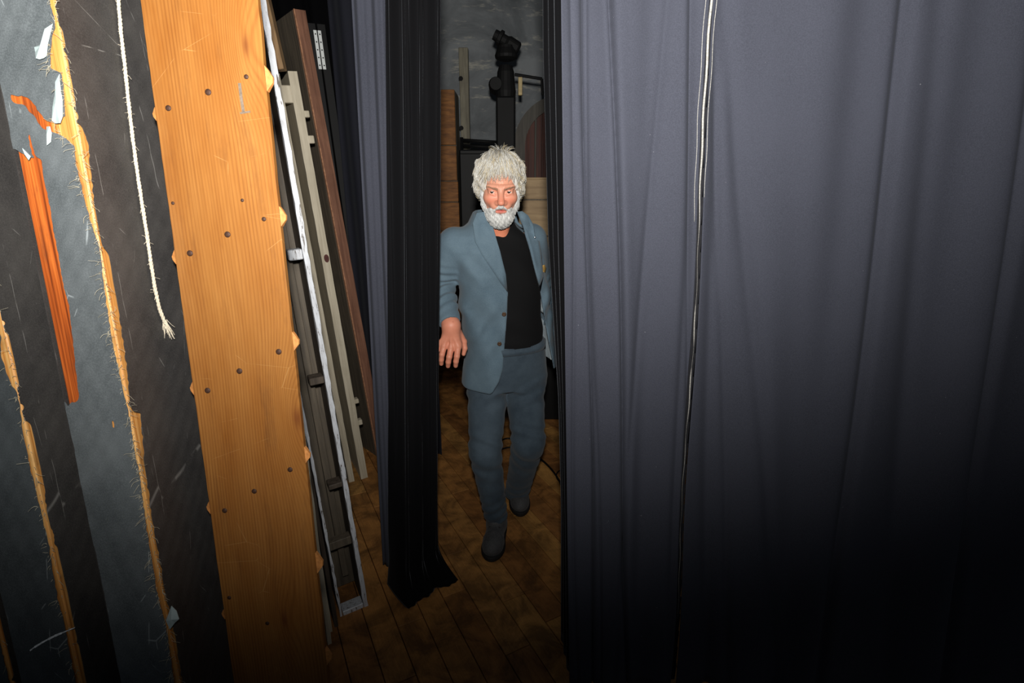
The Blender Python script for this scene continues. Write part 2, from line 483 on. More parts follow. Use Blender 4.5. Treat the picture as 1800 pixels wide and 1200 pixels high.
# ================================================================== wood
def knotty(name, knots, light, mid, dark, freq=150.0, rough=0.45, seam=None):
    """long-grain softwood in object coordinates (x across, z along); knots: (x, z, strength, sx, sz)"""
    t = NT(name, rough, 0.4)
    v = t.coord('Object')
    sep = t.n('ShaderNodeSeparateXYZ'); t.link(v, sep.inputs[0])
    x, z = sep.outputs[0], sep.outputs[2]
    wob = t.noise(t.coord('Object', (3, 3, .55)), 2.0, 2, 0.4)
    f = t.math('ADD', t.math('MULTIPLY', x, freq), t.math('MULTIPLY', wob, freq*.05))
    kd = None
    for (kx, kz, s, sx, sz) in knots:
        dx = t.math('DIVIDE', t.math('SUBTRACT', x, kx), sx); dz = t.math('DIVIDE', t.math('SUBTRACT', z, kz), sz)
        d2 = t.math('ADD', t.math('MULTIPLY', dx, dx), t.math('MULTIPLY', dz, dz))
        e = t.math('POWER', 2.718, t.math('MULTIPLY', d2, -1.0))
        f = t.math('ADD', f, t.math('MULTIPLY', e, s))
        core = t.math('POWER', 2.718, t.math('MULTIPLY', d2, -30.0))
        kd = core if kd is None else t.math('MAXIMUM', kd, core)
    sn = t.math('SINE', f)
    g = t.math('MULTIPLY', t.math('ADD', sn, 1.0), 0.5)
    g = t.math('POWER', g, 2.2)
    g = t.math('MULTIPLY', g, t.ramp(t.noise(t.coord('Object', (16, 16, 1.1), (1, 2, 3)), 2.0, 4, .6), [(0.3, (.25,)*3), (0.7, (1,)*3)]))
    fine = t.noise(t.coord('Object', (260, 260, 5)), 1.0, 3, 0.6)
    blot = t.noise(t.coord('Object', (6, 6, 1.6)), 2.4, 5, 0.6)
    c = t.ramp(blot, [(0.3, mid), (0.65, light)])
    c = t.mix(t.math('MULTIPLY', g, 0.5), c, dark)
    c = t.mix(t.math('MULTIPLY', t.ramp(fine, [(0.45, (0,)*3), (0.75, (1,)*3)]), 0.30), c, dark)
    if seam:
        st = t.ramp(t.math('MULTIPLY', t.math('SUBTRACT', x, seam), 300), [(0.0, (0,)*3), (1.0, (1,)*3)])
        c = t.mix(t.math('MULTIPLY', st, 0.13), c, mid)
    if kd is not None: c = t.mix(t.math('MULTIPLY', kd, 0.75), c, srgb(92, 48, 22))
    stain = t.ramp(t.noise(t.coord('Object', (7, 7, 1.2), (2, 5, 1)), 3, 7, 0.72), [(0.54, (0,)*3), (0.74, (1,)*3)])
    c = t.mix(t.math('MULTIPLY', stain, 0.6), c, srgb(80, 50, 28))
    scr = t.n('ShaderNodeTexVoronoi'); scr.feature = 'DISTANCE_TO_EDGE'; scr.inputs['Scale'].default_value = 5
    t.link(t.coord('Object', (1, 1, 2.4), (.3, .2, .9)), scr.inputs['Vector'])
    sc = t.math('MULTIPLY', t.ramp(scr.outputs[0], [(0.0, (1,)*3), (0.004, (0,)*3)]), t.ramp(t.noise(v, 9, 3), [(0.55, (0,)*3), (0.6, (1,)*3)]))
    c = t.mix(t.math('MULTIPLY', sc, 0.25), c, srgb(200, 160, 104))
    t.col(c)
    t.bump(t.math('ADD', g, t.math('MULTIPLY', fine, .5)), 0.15, 0.0008)
    return t.m
def plywood(name, light, dark, rough=0.6, sc=(60, 60, 3)):
    t = NT(name, rough, 0.3)
    n1 = t.noise(t.coord('Object', sc), 1.0, 5, 0.65, 0.4); n2 = t.noise(t.coord('Object'), 5, 6, 0.65)
    c = t.ramp(n1, [(0.3, dark), (0.7, light)])
    c = t.mix(t.math('MULTIPLY', t.ramp(n2, [(0.5, (0,)*3), (0.72, (1,)*3)]), 0.5), c, dark)
    t.col(c); t.bump(n1, 0.3, 0.001)
    return t.m
def chipped_mat():
    t = NT('chipped_white_paint', 0.35, 0.5)
    n1 = t.noise(t.coord('Object', (130, 130, 22)), 1.0, 6, 0.7, 0.5)
    c = t.ramp(n1, [(0.36, srgb(70, 58, 46)), (0.42, srgb(186, 188, 192)), (0.75, srgb(216, 222, 230))])
    t.col(c); t.bump(n1, 0.3, 0.001); return t.m
M_CHIP = chipped_mat()
M_BEIGE = plywood('pale_beige_wood', srgb(208, 198, 176), srgb(168, 158, 136))
M_BROWNEDGE = plywood('red_brown_wood', srgb(146, 104, 82), srgb(96, 64, 50))
M_DARKFACE = plywood('dull_brown_board', srgb(104, 94, 80), srgb(70, 64, 56))
M_WEB = plywood('grey_brown_board', srgb(86, 76, 66), srgb(50, 44, 38))
M_OLDWOOD = plywood('old_brown_wood', srgb(138, 112, 84), srgb(84, 62, 44), sc=(90, 20, 2))
M_EDGELINE = simple('pale_highlight_edge', srgb(168, 122, 92), 0.7, 0.35, 60)
M_NAIL = simple('rusty_nail_head', srgb(54, 34, 24), 0.6, 0.4, 300)
M_PENCIL = simple('grey_chalk_mark', srgb(96, 84, 72), 0.9, 0.3, 200)

# ------------------------------------------------------------------ the bare pine plank
TL = W(245, 0, .857); BL = W(410, 1200, 1.06); TR = W(455, 0, .857)
PV = (TL - BL).normalized()
org = BL - PV * (BL.z / PV.z)                      # foot of its left edge on the floor
PM = frame(org, TR - TL, PV)
PWD = .197; PL = 2.85
kn = []
for (px, py, s, sx, sz) in ((432, 80, 34, .034, .095), (522, 735, 44, .046, .11), (500, 1090, 26, .03, .10)):
    q = hit_local(px, py, PM); kn.append((q.x, q.z, s, sx, sz))
M_PINE = knotty('varnished_pine', kn, srgb(141, 96, 47), srgb(124, 77, 31), srgb(84, 41, 13), freq=1050, rough=.36, seam=hit_local(363, 500, PM).x)
plank = empty('pine_plank', org, label='bare orange pine plank with nail heads and knots leaning upright', cat='plank')
# board with slightly uneven side edges
def uneven_board(w, th, L, amp, seed, nz=140):
    r = random.Random(seed); V = []; F = []
    lw = [0.0]*nz; rw = [0.0]*nz; a = c = 0
    for i in range(nz):
        a = a*.8 + r.uniform(-amp, amp); c = c*.8 + r.uniform(-amp, amp); lw[i] = a; rw[i] = c
    bev = .0015
    for i in range(nz):
        z = L*i/(nz-1); x0 = lw[i]; x1 = w + rw[i]
        V += [(x0, bev, z), (x0+bev, 0, z), (x1-bev, 0, z), (x1, bev, z), (x1, th, z), (x0, th, z)]
    for i in range(nz-1):
        for k in range(6):
            k2 = (k+1) % 6; F.append((i*6+k, i*6+k2, (i+1)*6+k2, (i+1)*6+k))
    F.append((5, 4, 3, 2, 1, 0)); F.append(tuple((nz-1)*6+k for k in range(6)))
    return V, F
V, F = uneven_board(PWD, .011, PL, .0006, 3)
autosmooth(mesh_obj('board', V, F, M_PINE, plank, PM), 30)
for (px, py, r) in ((366, 162, 5.5), (296, 190, 5), (433, 135, 4), (400, 412, 5.5), (334, 445, 5.5), (464, 385, 4), (490, 618, 5.5), (421, 652, 5.5),
                    (365, 686, 5.5), (510, 825, 5), (447, 863, 5), (395, 897, 5), (304, 357, 3), (426, 352, 3), (470, 1095, 4), (403, 1050, 4)):
    q = hit_local(px, py, PM); rr = r * .00100
    b = MB(); b.lathe([(rr*.6, -.0012), (rr, -.0006), (rr, .0003), (rr*.7, .0012)], Matrix.Rotation(math.pi/2, 4, 'X'), 10)
    b.build('nail_head', M_NAIL, plank, PM @ Matrix.Translation((q.x, -.0004, q.z)), smooth=True)
M_SPLINTER = simple('torn_pine', srgb(170, 112, 58), 0.7, 0.25, 120)
for (px, py, side, s) in ((268, 200, -1, .7), (302, 452, -1, .8), (337, 683, -1, .8), (363, 893, -1, .8), (398, 1080, -1, .7),
                          (470, 137, 1, 1.3), (494, 380, 1, 1.1), (516, 600, 1, 1.1), (541, 800, 1, 1.0), (561, 990, 1, 1.4), (582, 1155, 1, 1.2)):
    q = hit_local(px, py, PM); x = 0 if side < 0 else PWD
    h = .016*s; w = .009*s*side
    b = MB()
    b.add([(x, .001, h), (x, .001, -h), (x+w*.9, .003, -h*.35), (x+w, .003, h*.1), (x+w*.4, .002, h*.7),
           (x, .010, h), (x, .010, -h), (x+w*.9, .008, -h*.35), (x+w, .008, h*.1), (x+w*.4, .009, h*.7)],
          [(0, 1, 2, 3, 4)[::side], (9, 8, 7, 6, 5)[::side]] + [(i, i+5, (i+1) % 5+5, (i+1) % 5)[::side] for i in range(5)])
    b.build('splinter', M_SPLINTER, plank, PM @ Matrix.Translation((0, 0, q.z)))
# the chalked stroke near its top
def stroke(pts, w, name, mat, parent, M):
    b = MB()
    for (p, q) in zip(pts[:-1], pts[1:]):
        a = hit_local(*p, M); c = hit_local(*q, M); d = (c - a); n = Vector((-d.z, 0, d.x)).normalized() * w
        o = -.0003
        b.add([(a.x+n.x, o, a.z+n.z), (a.x-n.x, o, a.z-n.z), (c.x-n.x, o, c.z-n.z), (c.x+n.x, o, c.z+n.z),
               (a.x+n.x, .0002, a.z+n.z), (a.x-n.x, .0002, a.z-n.z), (c.x-n.x, .0002, c.z-n.z), (c.x+n.x, .0002, c.z+n.z)],
              [(0, 1, 2, 3), (7, 6, 5, 4), (0, 4, 5, 1), (1, 5, 6, 2), (2, 6, 7, 3), (3, 7, 4, 0)])
    return b.build(name, mat, parent, M)
stroke([(421, 146), (424, 172), (428, 197)], .0026, 'chalk_mark', M_PENCIL, plank, PM)
stroke([(422, 199), (440, 196)], .0016, 'chalk_mark', M_PENCIL, plank, PM)

# ------------------------------------------------------------------ canvas-wrapped posts with torn corners
def canvas_mat(name, c, dark, scratch):
    t = NT(name, 0.5, 0.35)
    v = t.coord('Object')
    big = t.noise(v, 7, 7, 0.65, 0.3); fine = t.noise(t.coord('Object', (500, 500, 500)), 1, 2)
    col = t.ramp(big, [(0.3, dark), (0.68, c)])
    col = t.mix(t.math('MULTIPLY', t.ramp(fine, [(0.4, (0,)*3), (0.7, (1,)*3)]), .3), col, tuple(min(1, x*1.7) for x in c[:3]) + (1,))
    for (sc, st, loc, thr, wd) in ((7, (1, 1, .28), (0, 0, 0), .56, .0035), (9, (.8, .8, .5), (3, 1, 2), .60, .003), (5, (1.3, 1, .16), (6, 2, 1), .52, .003)):
        vo = t.n('ShaderNodeTexVoronoi'); vo.feature = 'DISTANCE_TO_EDGE'; vo.inputs['Scale'].default_value = sc
        t.link(t.coord('Object', st, loc), vo.inputs['Vector'])
        k = t.math('MULTIPLY', t.ramp(vo.outputs[0], [(0.0, (1,)*3), (wd, (0,)*3)]), t.ramp(t.noise(t.coord('Object', (1, 1, 1), loc), 14, 3), [(thr, (0,)*3), (thr+.05, (1,)*3)]))
        col = t.mix(t.math('MULTIPLY', k, .55), col, scratch)
    t.col(col); t.bump(t.math('ADD', big, t.math('MULTIPLY', fine, .3)), 0.35, 0.0015)
    return t.m
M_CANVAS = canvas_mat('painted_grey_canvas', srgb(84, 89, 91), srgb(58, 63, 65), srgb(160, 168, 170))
M_CANVAS_SHADE = canvas_mat('shaded_side_canvas', srgb(58, 56, 54), srgb(36, 35, 35), srgb(130, 128, 124))  # side faces of the wrap: shade of grazing light put into the colour
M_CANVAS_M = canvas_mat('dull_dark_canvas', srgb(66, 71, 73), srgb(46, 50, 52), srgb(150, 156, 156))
M_FLAP = simple('pale_canvas_back', srgb(150, 164, 164), 0.85, 0.15, 30)
M_FIBRE = simple('frayed_fibre', srgb(146, 140, 122), 0.9, 0.35, 60)
def core_mat():
    t = NT('split_pine_core', 0.5, 0.35)
    g = t.noise(t.coord('Object', (170, 170, 3)), 1.0, 5, 0.6)
    sep = t.n('ShaderNodeSeparateXYZ'); t.link(t.coord('Object'), sep.inputs[0])
    yel = t.ramp(g, [(0.3, srgb(140, 84, 34)), (0.5, srgb(180, 124, 62)), (0.72, srgb(206, 166, 104))])
    red = t.ramp(g, [(0.34, srgb(84, 34, 10)), (0.5, srgb(152, 72, 24)), (0.68, srgb(190, 104, 42))])
    side = t.ramp(t.math('MULTIPLY', sep.outputs[0], 10), [(.62, (1,)*3), (.72, (0,)*3)])
    c = t.mix(side, yel, red)
    st = t.ramp(t.noise(t.coord('Object', (20, 20, 9)), 1.4, 5), [(0.58, (0,)*3), (0.74, (1,)*3)])
    c = t.mix(t.math('MULTIPLY', st, .55), c, srgb(70, 44, 28))
    t.col(c); t.bump(g, .5, .002); return t.m
M_CORE = core_mat()
def inpoly(x, y, poly):
    res = np.zeros(x.shape, bool); n = len(poly)
    for i in range(n):
        x0, y0 = poly[i]; x1, y1 = poly[(i+1) % n]
        c = ((y0 > y) != (y1 > y))
        with np.errstate(divide='ignore', invalid='ignore'):
            res ^= c & (x < (x1-x0)*(y-y0)/(y1-y0+1e-12)+x0)
    return res
def vnoise(a, b, s=0):
    return (np.sin(a*1.7+s)+np.sin(b*2.3+s*2)+np.sin(a*3.1+b*1.9+s)+np.sin(b*5.3-a*4.1+s*3))*.25
def torn_post(name, Mx, w, depth, L, tears, strip, cornerfit, zlo, zhi, label, group, fibres=120, seed=1, front_mat=M_CANVAS, side_mat=M_CANVAS_SHADE):
    """wood core wrapped in canvas. tears: polygons on the front; strip: rows (y, left, right) of bare wood along the corner"""
    e = empty(name, Mx.to_translation(), label=label, cat='post', group=group)
    b = MB(); b.box(.003, w-.003, .003, depth, 0.0, L, .002)
    b.build('wooden_core', M_CORE, e, Mx)
    M3 = np.array(Mx)[:3, :3]; T3 = np.array(Mx)[:3, 3]
    sy = np.array([r[0] for r in strip], float) if strip else None
    def bare(P):
        px, py = PIX(P @ M3.T + T3)
        jx = px + 2.2*vnoise(px*.25, py*.22, seed) ; jy = py + 2.5*vnoise(py*.2, px*.3, seed+2)
        m = np.zeros(px.shape, bool)
        for pl in tears: m |= inpoly(jx, jy, pl)
        if strip:
            cx = cornerfit(py)
            l = np.interp(jy, sy, [r[1] for r in strip]); r_ = np.interp(jy, sy, [r[2] for r in strip])
            ic = np.interp(jy, sy, [r[3] for r in strip])
            rag = 2.0*vnoise(py*.35, py*.11, seed+5)
            m |= (px > cx + (l-ic) + rag) & (px < cx + (r_-ic) + rag) & (py > sy[0]) & (py < sy[-1])
        return m
    # front skin and side skin as fine grids with the torn cells left out
    MBf = MB()
    def skin(us, zs, place, mi):
        n_u, n_z = len(us), len(zs)
        U, Z = np.meshgrid(us, zs, indexing='ij')
        P = place(U, Z)
        Uc = (U[:-1, :-1]+U[1:, 1:])/2; Zc = (Z[:-1, :-1]+Z[1:, 1:])/2
        keep = ~bare(place(Uc, Zc).reshape(-1, 3)).reshape(Uc.shape)
        idx = np.arange(n_u*n_z).reshape(n_u, n_z)
        q = np.stack([idx[:-1, :-1], idx[1:, :-1], idx[1:, 1:], idx[:-1, 1:]], -1)[keep]
        used = np.unique(q); remap = -np.ones(n_u*n_z, int); remap[used] = np.arange(len(used))
        PV_ = P.reshape(-1, 3)[used].copy(); rq = remap[q]
        E = np.concatenate([rq[:, [0, 1]], rq[:, [1, 2]], rq[:, [2, 3]], rq[:, [3, 0]]]); E.sort(1)
        key = E[:, 0].astype(np.int64)*len(used) + E[:, 1]; uq, ix, cn = np.unique(key, return_index=True, return_counts=True)
        Bd = E[ix[cn == 1]]
        uu = U.reshape(-1)[used]; lim = (uu <= us[0]+1e-9) | (uu >= us[-1]-1e-9)
        for it in range(4):
            acc = np.zeros_like(PV_); c_ = np.zeros(len(used))
            np.add.at(acc, Bd[:, 0], PV_[Bd[:, 1]]); np.add.at(acc, Bd[:, 1], PV_[Bd[:, 0]]); np.add.at(c_, Bd[:, 0], 1); np.add.at(c_, Bd[:, 1], 1)
            mv = (c_ > 0) & ~lim
            PV_[mv] = .45*PV_[mv] + .55*acc[mv]/c_[mv, None]
        MBf.add(PV_.tolist(), rq.tolist(), mi)
    zs = np.concatenate([np.linspace(0, zlo, 12)[:-1], np.arange(zlo, zhi, .0032), np.linspace(zhi, L, 12)])
    wob = lambda z, s: .0016*np.sin(z*9+s)+.0012*np.sin(z*23+s*2)
    skin(np.linspace(0, w, int(w/.0026)), zs, lambda U, Z: np.stack([U, .0004 + .0008*vnoise(U*60, Z*30, seed) + wob(Z, seed)*.4, Z], -1), 0)
    skin(np.linspace(0, depth, int(depth/.005)), zs, lambda U, Z: np.stack([w + .0008*vnoise(U*40, Z*25, seed+1), U, Z], -1), 1)
    MBf.add([(0, 0, 0), (0, depth, 0), (0, depth, L), (0, 0, L)], [(0, 3, 2, 1)], 1)
    MBf.add([(0, depth, 0), (w, depth, 0), (w, depth, L), (0, depth, L)], [(0, 3, 2, 1)], 1)
    MBf.add([(0, 0, L), (w, 0, L), (w, depth, L), (0, depth, L)], [(0, 1, 2, 3)], 1)
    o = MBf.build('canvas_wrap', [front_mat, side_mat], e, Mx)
    md = o.modifiers.new('thickness', 'SOLIDIFY'); md.thickness = .0012; md.offset = 0
    # loose threads along the tears
    r = random.Random(seed); fb_ = MB()
    if strip:
        for i in range(fibres):
            y = r.uniform(strip[0][0], strip[-1][0]); row = [np.interp(y, sy, [q[k] for q in strip]) for k in (1, 2, 3)]
            cx = cornerfit(y); side = r.random() < .5
            px = cx + ((row[0] if side else row[1]) - row[2]) + r.uniform(-3, 3)
            a = hit_local(px, y, Mx, .0)
            if a.x > w: a.x = w
            p = Vector((a.x, -.001, a.z)); pts = [p]
            dr = Vector((r.uniform(-1, 1)+(-.5 if side else .8), -r.uniform(.1, .8), r.uniform(-1, .4))).normalized()
            ln = r.choice((.003, .004, .006, .008, .016))
            for k in range(4):
                p = p + dr*ln/4; dr = (dr + Vector((r.uniform(-.6, .6), r.uniform(-.3, .3), r.uniform(-.7, .3)))).normalized(); pts.append(p)
            fb_.tube(pts, [.00036, .00034, .0003, .00025, .0002], 3, cap=False)
        fb_.build('frayed_threads', M_FIBRE, e, Mx, kind='stuff')
    return e
ua = (TR - TL).normalized()
# first post: its front right corner runs from (95,0) to (312,1200)
_t, cA = W(96, 0, .757), W(316, 1200, .936)
PVA = (_t - cA).normalized()
footA = cA - PVA * (cA.z / PVA.z)
WA = .106
ua = (ua - PVA*ua.dot(PVA)).normalized()
MA = frame(footA - ua*WA, ua, PVA)
def corner_line(Mx, w):
    zz = np.linspace(.2, 2.6, 200); P = np.stack([np.full(200, w), np.zeros(200), zz], -1) @ np.array(Mx)[:3, :3].T + np.array(Mx)[:3, 3]
    px, py = PIX(P); o = np.argsort(py)
    return lambda y: np.interp(y, py[o], px[o])
cfA = corner_line(MA, WA)
print('corner A', [round(float(cfA(y))) for y in (0, 300, 600, 900, 1200)])
stripA = [(-60, 84, 90, 88), (0, 87, 98, 96), (35, 92, 101, 99), (44, 92, 103, 100), (70, 84, 107, 103), (112, 78, 111, 107), (124, 80, 112, 108), (126, 97, 112, 108), (140, 99, 116, 111),
          (205, 102, 124, 121), (213, 84, 127, 123), (235, 96, 140, 129), (256, 121, 146, 133), (300, 127, 151, 142), (350, 138, 156, 150), (400, 151, 163, 158), (430, 162, 169, 164),
          (446, 167, 182, 168), (500, 171, 190, 177), (560, 180, 200, 188), (600, 187, 207, 196), (650, 199, 215, 206), (700, 210, 219, 215), (724, 217, 222, 220), (727, 217, 238, 220),
          (800, 231, 247, 236), (830, 238, 251, 242), (900, 246, 259, 254), (1000, 262, 277, 272), (1040, 268, 283, 279), (1100, 288, 301, 294), (1200, 306, 322, 316), (1300, 324, 340, 334)]
cfi = lambda ys: float(cfA(ys))
def shiftA(poly):      # keep marks the same distance from the corner
    sy = [r[0] for r in stripA]; ic = [r[3] for r in stripA]
    return [(x + float(cfA(y)) - float(np.interp(y, sy, ic)), y) for (x, y) in poly]
tearsA = [shiftA([(6, 167), (40, 172), (54, 192), (70, 212), (98, 216), (105, 232), (96, 236), (62, 226), (50, 206), (30, 184), (8, 180)]),
          shiftA([(15, 262), (36, 272), (47, 280), (54, 276), (64, 282), (73, 340), (82, 392), (91, 440), (101, 500), (111, 535), (117, 585), (123, 640), (131, 704), (116, 708), (110, 716),
                  (98, 690), (82, 650), (68, 605), (60, 570), (46, 500), (34, 445), (26, 400), (18, 340)]),
          shiftA([(38, 228), (42, 232), (52, 274), (46, 274)]), shiftA([(188, 740), (192, 738), (194, 752), (189, 752)])]
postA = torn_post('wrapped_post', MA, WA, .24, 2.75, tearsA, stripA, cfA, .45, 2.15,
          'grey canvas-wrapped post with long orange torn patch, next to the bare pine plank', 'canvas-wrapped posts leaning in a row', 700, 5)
# second and third posts, further left
def next_post(px, py, zc):
    c = W(px, py, zc); f = c - PVA * (c.z / PVA.z); return frame(f - ua*WA, ua, PVA)
MBx = next_post(78, 900, .868)
cfB = corner_line(MBx, WA)
print('corner B', [round(float(cfB(y))) for y in (300, 600, 900, 1200)])
stripB = [(300, -30, -18, -26), (470, -2, 6, 1), (540, 8, 11, 10), (541, 3, 11, 10), (600, 0, 16, 12), (622, 4, 26, 22), (680, 18, 32, 27), (685, 27, 31, 29), (740, 32, 40, 37), (745, 34, 54, 42),
          (800, 48, 66, 56), (850, 60, 78, 68), (900, 72, 84, 78), (960, 90, 104, 96), (1000, 100, 120, 108), (1050, 116, 136, 126), (1100, 130, 146, 138), (1200, 150, 170, 160), (1300, 172, 184, 178)]
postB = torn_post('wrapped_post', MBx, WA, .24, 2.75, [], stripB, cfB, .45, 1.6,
          'dark canvas-wrapped post with a ragged split corner, second from the pine plank', 'canvas-wrapped posts leaning in a row', 200, 9, M_CANVAS_M, M_CANVAS_SHADE)
MCx = next_post(0, 1150, .955)
MCx = MCx @ Matrix.Translation((-.012, .02, 0))
cfC = corner_line(MCx, WA)
stripC = [(1000, -30, -26, -28), (1100, -14, -2, -8), (1140, -6, 6, 0), (1200, 2, 12, 8), (1300, 20, 30, 28)]
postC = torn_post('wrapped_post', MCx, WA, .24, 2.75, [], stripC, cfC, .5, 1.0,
          'dark canvas-wrapped post at the lower left corner, furthest from the pine plank', 'canvas-wrapped posts leaning in a row', 30, 13, M_CANVAS_M, M_CANVAS_SHADE)
# loosened flaps of canvas on the first post
def flap(poly, lift, parent, Mx, name='loose_flap', mat=M_FLAP):
    pts = [hit_local(x, y, Mx) for (x, y) in shiftA(poly)]
    n = len(pts); cx = sum(p.x for p in pts)/n; cz = sum(p.z for p in pts)/n
    b = MB(); V = [(p.x, -.002 - lift*(k), p.z) for p, k in zip(pts, [random.uniform(.1, 1) for _ in pts])] + [(cx, -.004 - lift, cz)]
    b.add(V, [(i, (i+1) % n, n) for i in range(n)])
    o = b.build(name, mat, parent, Mx)
    md = o.modifiers.new('thickness', 'SOLIDIFY'); md.thickness = .0012
    return o
flap([(92, 43), (80, 54), (68, 80), (58, 85), (57, 93), (60, 105), (66, 107), (73, 105), (77, 100), (80, 80)], .004, postA, MA)
flap([(98, 132), (91, 146), (89, 170), (86, 190), (85, 214), (90, 218), (99, 218), (103, 206), (101, 180), (99, 150)], .004, postA, MA)
flap([(75, 224), (82, 224), (86, 236), (83, 250), (76, 256), (78, 244)], .003, postA, MA)
flap([(298, 1062), (308, 1070), (314, 1083), (306, 1090), (300, 1100), (293, 1085)], .006, postA, MA)
flap([(36, 262), (50, 276), (46, 282), (38, 272)], .003, postA, MA)
# pale paint streak on the second post
M_STREAK = simple('white_paint_streak', srgb(205, 210, 212), 0.7, 0.4, 200)
r_ = random.Random(3)
b = MB(); pts = [(54, 1142), (62, 1136), (75, 1128), (86, 1122), (98, 1116), (110, 1111), (122, 1106), (132, 1102)]
for (p, q) in zip(pts[:-1], pts[1:]):
    a = hit_local(*p, MBx); c = hit_local(*q, MBx); w_ = r_.uniform(.0010, .0028)
    b.add([(a.x, -.0016, a.z+w_), (a.x, -.0016, a.z-w_), (c.x, -.0016, c.z-w_*.8), (c.x, -.0016, c.z+w_*.8), (a.x, .0005, a.z), (c.x, .0005, c.z)],
          [(0, 1, 2, 3), (0, 4, 1), (2, 5, 3), (1, 4, 5, 2), (0, 3, 5, 4)])
b.build('paint_streak', M_STREAK, postB, MBx)

# ------------------------------------------------------------------ rope end hanging over the post's side
M_ROPE = simple('cream_cotton_rope', srgb(178, 168, 148), 0.9, 0.25, 300)
rp = [(203, -140), (205, -60), (208, 0), (213, 60), (220, 120), (226, 180), (233, 240), (241, 300), (250, 360), (258, 410), (265, 460), (273, 510), (281, 545), (291, 570)]
Mside = MA.to_3x3()
def rope_pt(px, py):          # on the side face of the first post, a little proud of it
    Mi = MA.inverted(); o = Mi @ CAMP; d = Mi.to_3x3() @ ray(px, py); t = (WA + .006 - o.x) / d.x
    return MA @ (o + d*t)
ctrl = [rope_pt(*p) for p in rp]
fine = []
for i in range(len(ctrl)-1):
    for k in range(14): fine.append(ctrl[i].lerp(ctrl[i+1], k/14))
fine.append(ctrl[-1])
_l = MA.inverted() @ ctrl[0]
up_ = [MA @ Vector((WA*.5, .12, 2.757)), MA @ Vector((WA*.85, .11, 2.757)), MA @ Vector((WA + .006, .10, 2.745))]
head_ = []
for (p, q) in zip(up_, up_[1:] + [ctrl[0]]):
    head_ += [p.lerp(q, k/40) for k in range(40)]
fine = head_ + fine
topz = ctrl[0] + (ctrl[0]-ctrl[1]).normalized()*.35
rope = empty('rope', ctrl[-1], label='frayed cream cotton rope end hanging down beside the pine plank', cat='rope')
for s in range(3):
    b = MB(); pts = []
    L = 0
    for i, p in enumerate(fine):
        if i: L += (p - fine[i-1]).length
        a = L*2*math.pi/.020 + s*2*math.pi/3
        pts.append(p + (ua*math.cos(a) + Vector((0, -1, 0))*math.sin(a))*(.0015+.0003*math.sin(L*140+s)))
    b.tube(pts, .0018, 6); b.build('strand', M_ROPE, rope, smooth=True)
b = MB(); r = random.Random(4)
for i in range(70):
    k = r.randrange(len(fine)); p = fine[k].copy(); dr = Vector((r.uniform(-1, 1), r.uniform(-.6, 0), r.uniform(-1, .5))).normalized(); pts = [p]
    for q in range(3): p = p + dr*r.uniform(.002, .005); dr = (dr+Vector((r.uniform(-.5, .5), 0, r.uniform(-.6, .2)))).normalized(); pts.append(p)
    b.tube(pts, .0003, 3, cap=False)
end = ctrl[-1]; dn = (ctrl[-1]-ctrl[-2]).normalized()
for i in range(46):
    p = end + Vector((r.uniform(-.003, .003), r.uniform(-.003, .003), r.uniform(0, .01))); dr = (dn + Vector((r.uniform(-.3, .3), r.uniform(-.3, .3), 0))).normalized(); pts = [p]
    ln = r.choice((.01, .016, .02, .034))
    for q in range(4): p = p + dr*ln/4; dr = (dr+Vector((r.uniform(-.15, .2), r.uniform(-.2, .2), -.1))).normalized(); pts.append(p)
    b.tube(pts, [.0007, .0006, .0005, .0004, .0003], 3, cap=False)
b.build('frayed_end', M_ROPE, rope, kind='stuff')

# ------------------------------------------------------------------ leaning scenery flats seen edge-on
RECEDE = Vector((-math.sin(math.radians(30)), math.cos(math.radians(30)), 0))
def edge_frame(pt_top, pt_bot, Dt, Db, ang=30):
    """frame on the near vertical edge of a flat: z up the edge, y away along the flat, x to the right"""
    A = WD(*pt_top, Dt); B = WD(*pt_bot, Db)
    v = (A - B).normalized(); foot = B - v*(B.z/v.z)
    top = A
    RC = Vector((-math.sin(math.radians(ang)), math.cos(math.radians(ang)), 0))
    y = (RC - v*RC.dot(v)).normalized(); x = y.cross(v)
    M = Matrix(((x.x, y.x, v.x, foot.x), (x.y, y.y, v.y, foot.y), (x.z, y.z, v.z, foot.z), (0, 0, 0, 1)))
    return M, (top - foot).length
# 1: hollow flat with chipped white edges
Mf, Lf = edge_frame((463, 0), (642, 1050), 1.69, 1.70)
Lf = 2.75
flat = empty('scenery_flat', Mf.to_translation(), label='hollow leaning scenery flat with chipped white painted edges', cat='scenery flat')
TW = .105
def jag(x0, x1, y0, y1, L, seed, n=60, amp=.0012):
    r = random.Random(seed); V = []; F = []
    for i in range(n):
        z = L*i/(n-1); a = r.uniform(-amp, amp); c = r.uniform(-amp, amp)
        V += [(x0+a, y0, z), (x1+c, y0, z), (x1, y1, z), (x0, y1, z)]
    for i in range(n-1):
        for k in range(4): k2 = (k+1) % 4; F.append((i*4+k, i*4+k2, (i+1)*4+k2, (i+1)*4+k))
    F.append((3, 2, 1, 0)); F.append(tuple((n-1)*4+k for k in range(4)))
    return V, F
for (x0, x1, nm, sd) in ((-.010, .005, 'skin_board', 1), (-TW, -TW+.008, 'skin_board', 2)):
    V, F = jag(x0, x1, .018, .7, Lf, sd); mesh_obj(nm, V, F, M_WEB, flat, Mf)
    V, F = jag(x0-.0005, x1+.0005, -.002, .018, Lf, sd+5, 90, .0018)
    sk = mesh_obj('edge_strip', V, F, M_CHIP, flat, Mf, label='chipped white painted edge')
b = MB(); b.box(-TW+.009, -.011, .15, .17, .02, Lf); b.build('inner_board', M_DARKFACE, flat, Mf)
b = MB(); b.box(-.060, -.035, .10, .125, .1, Lf, .002); b.build('inner_batten', M_DARKFACE, flat, Mf)
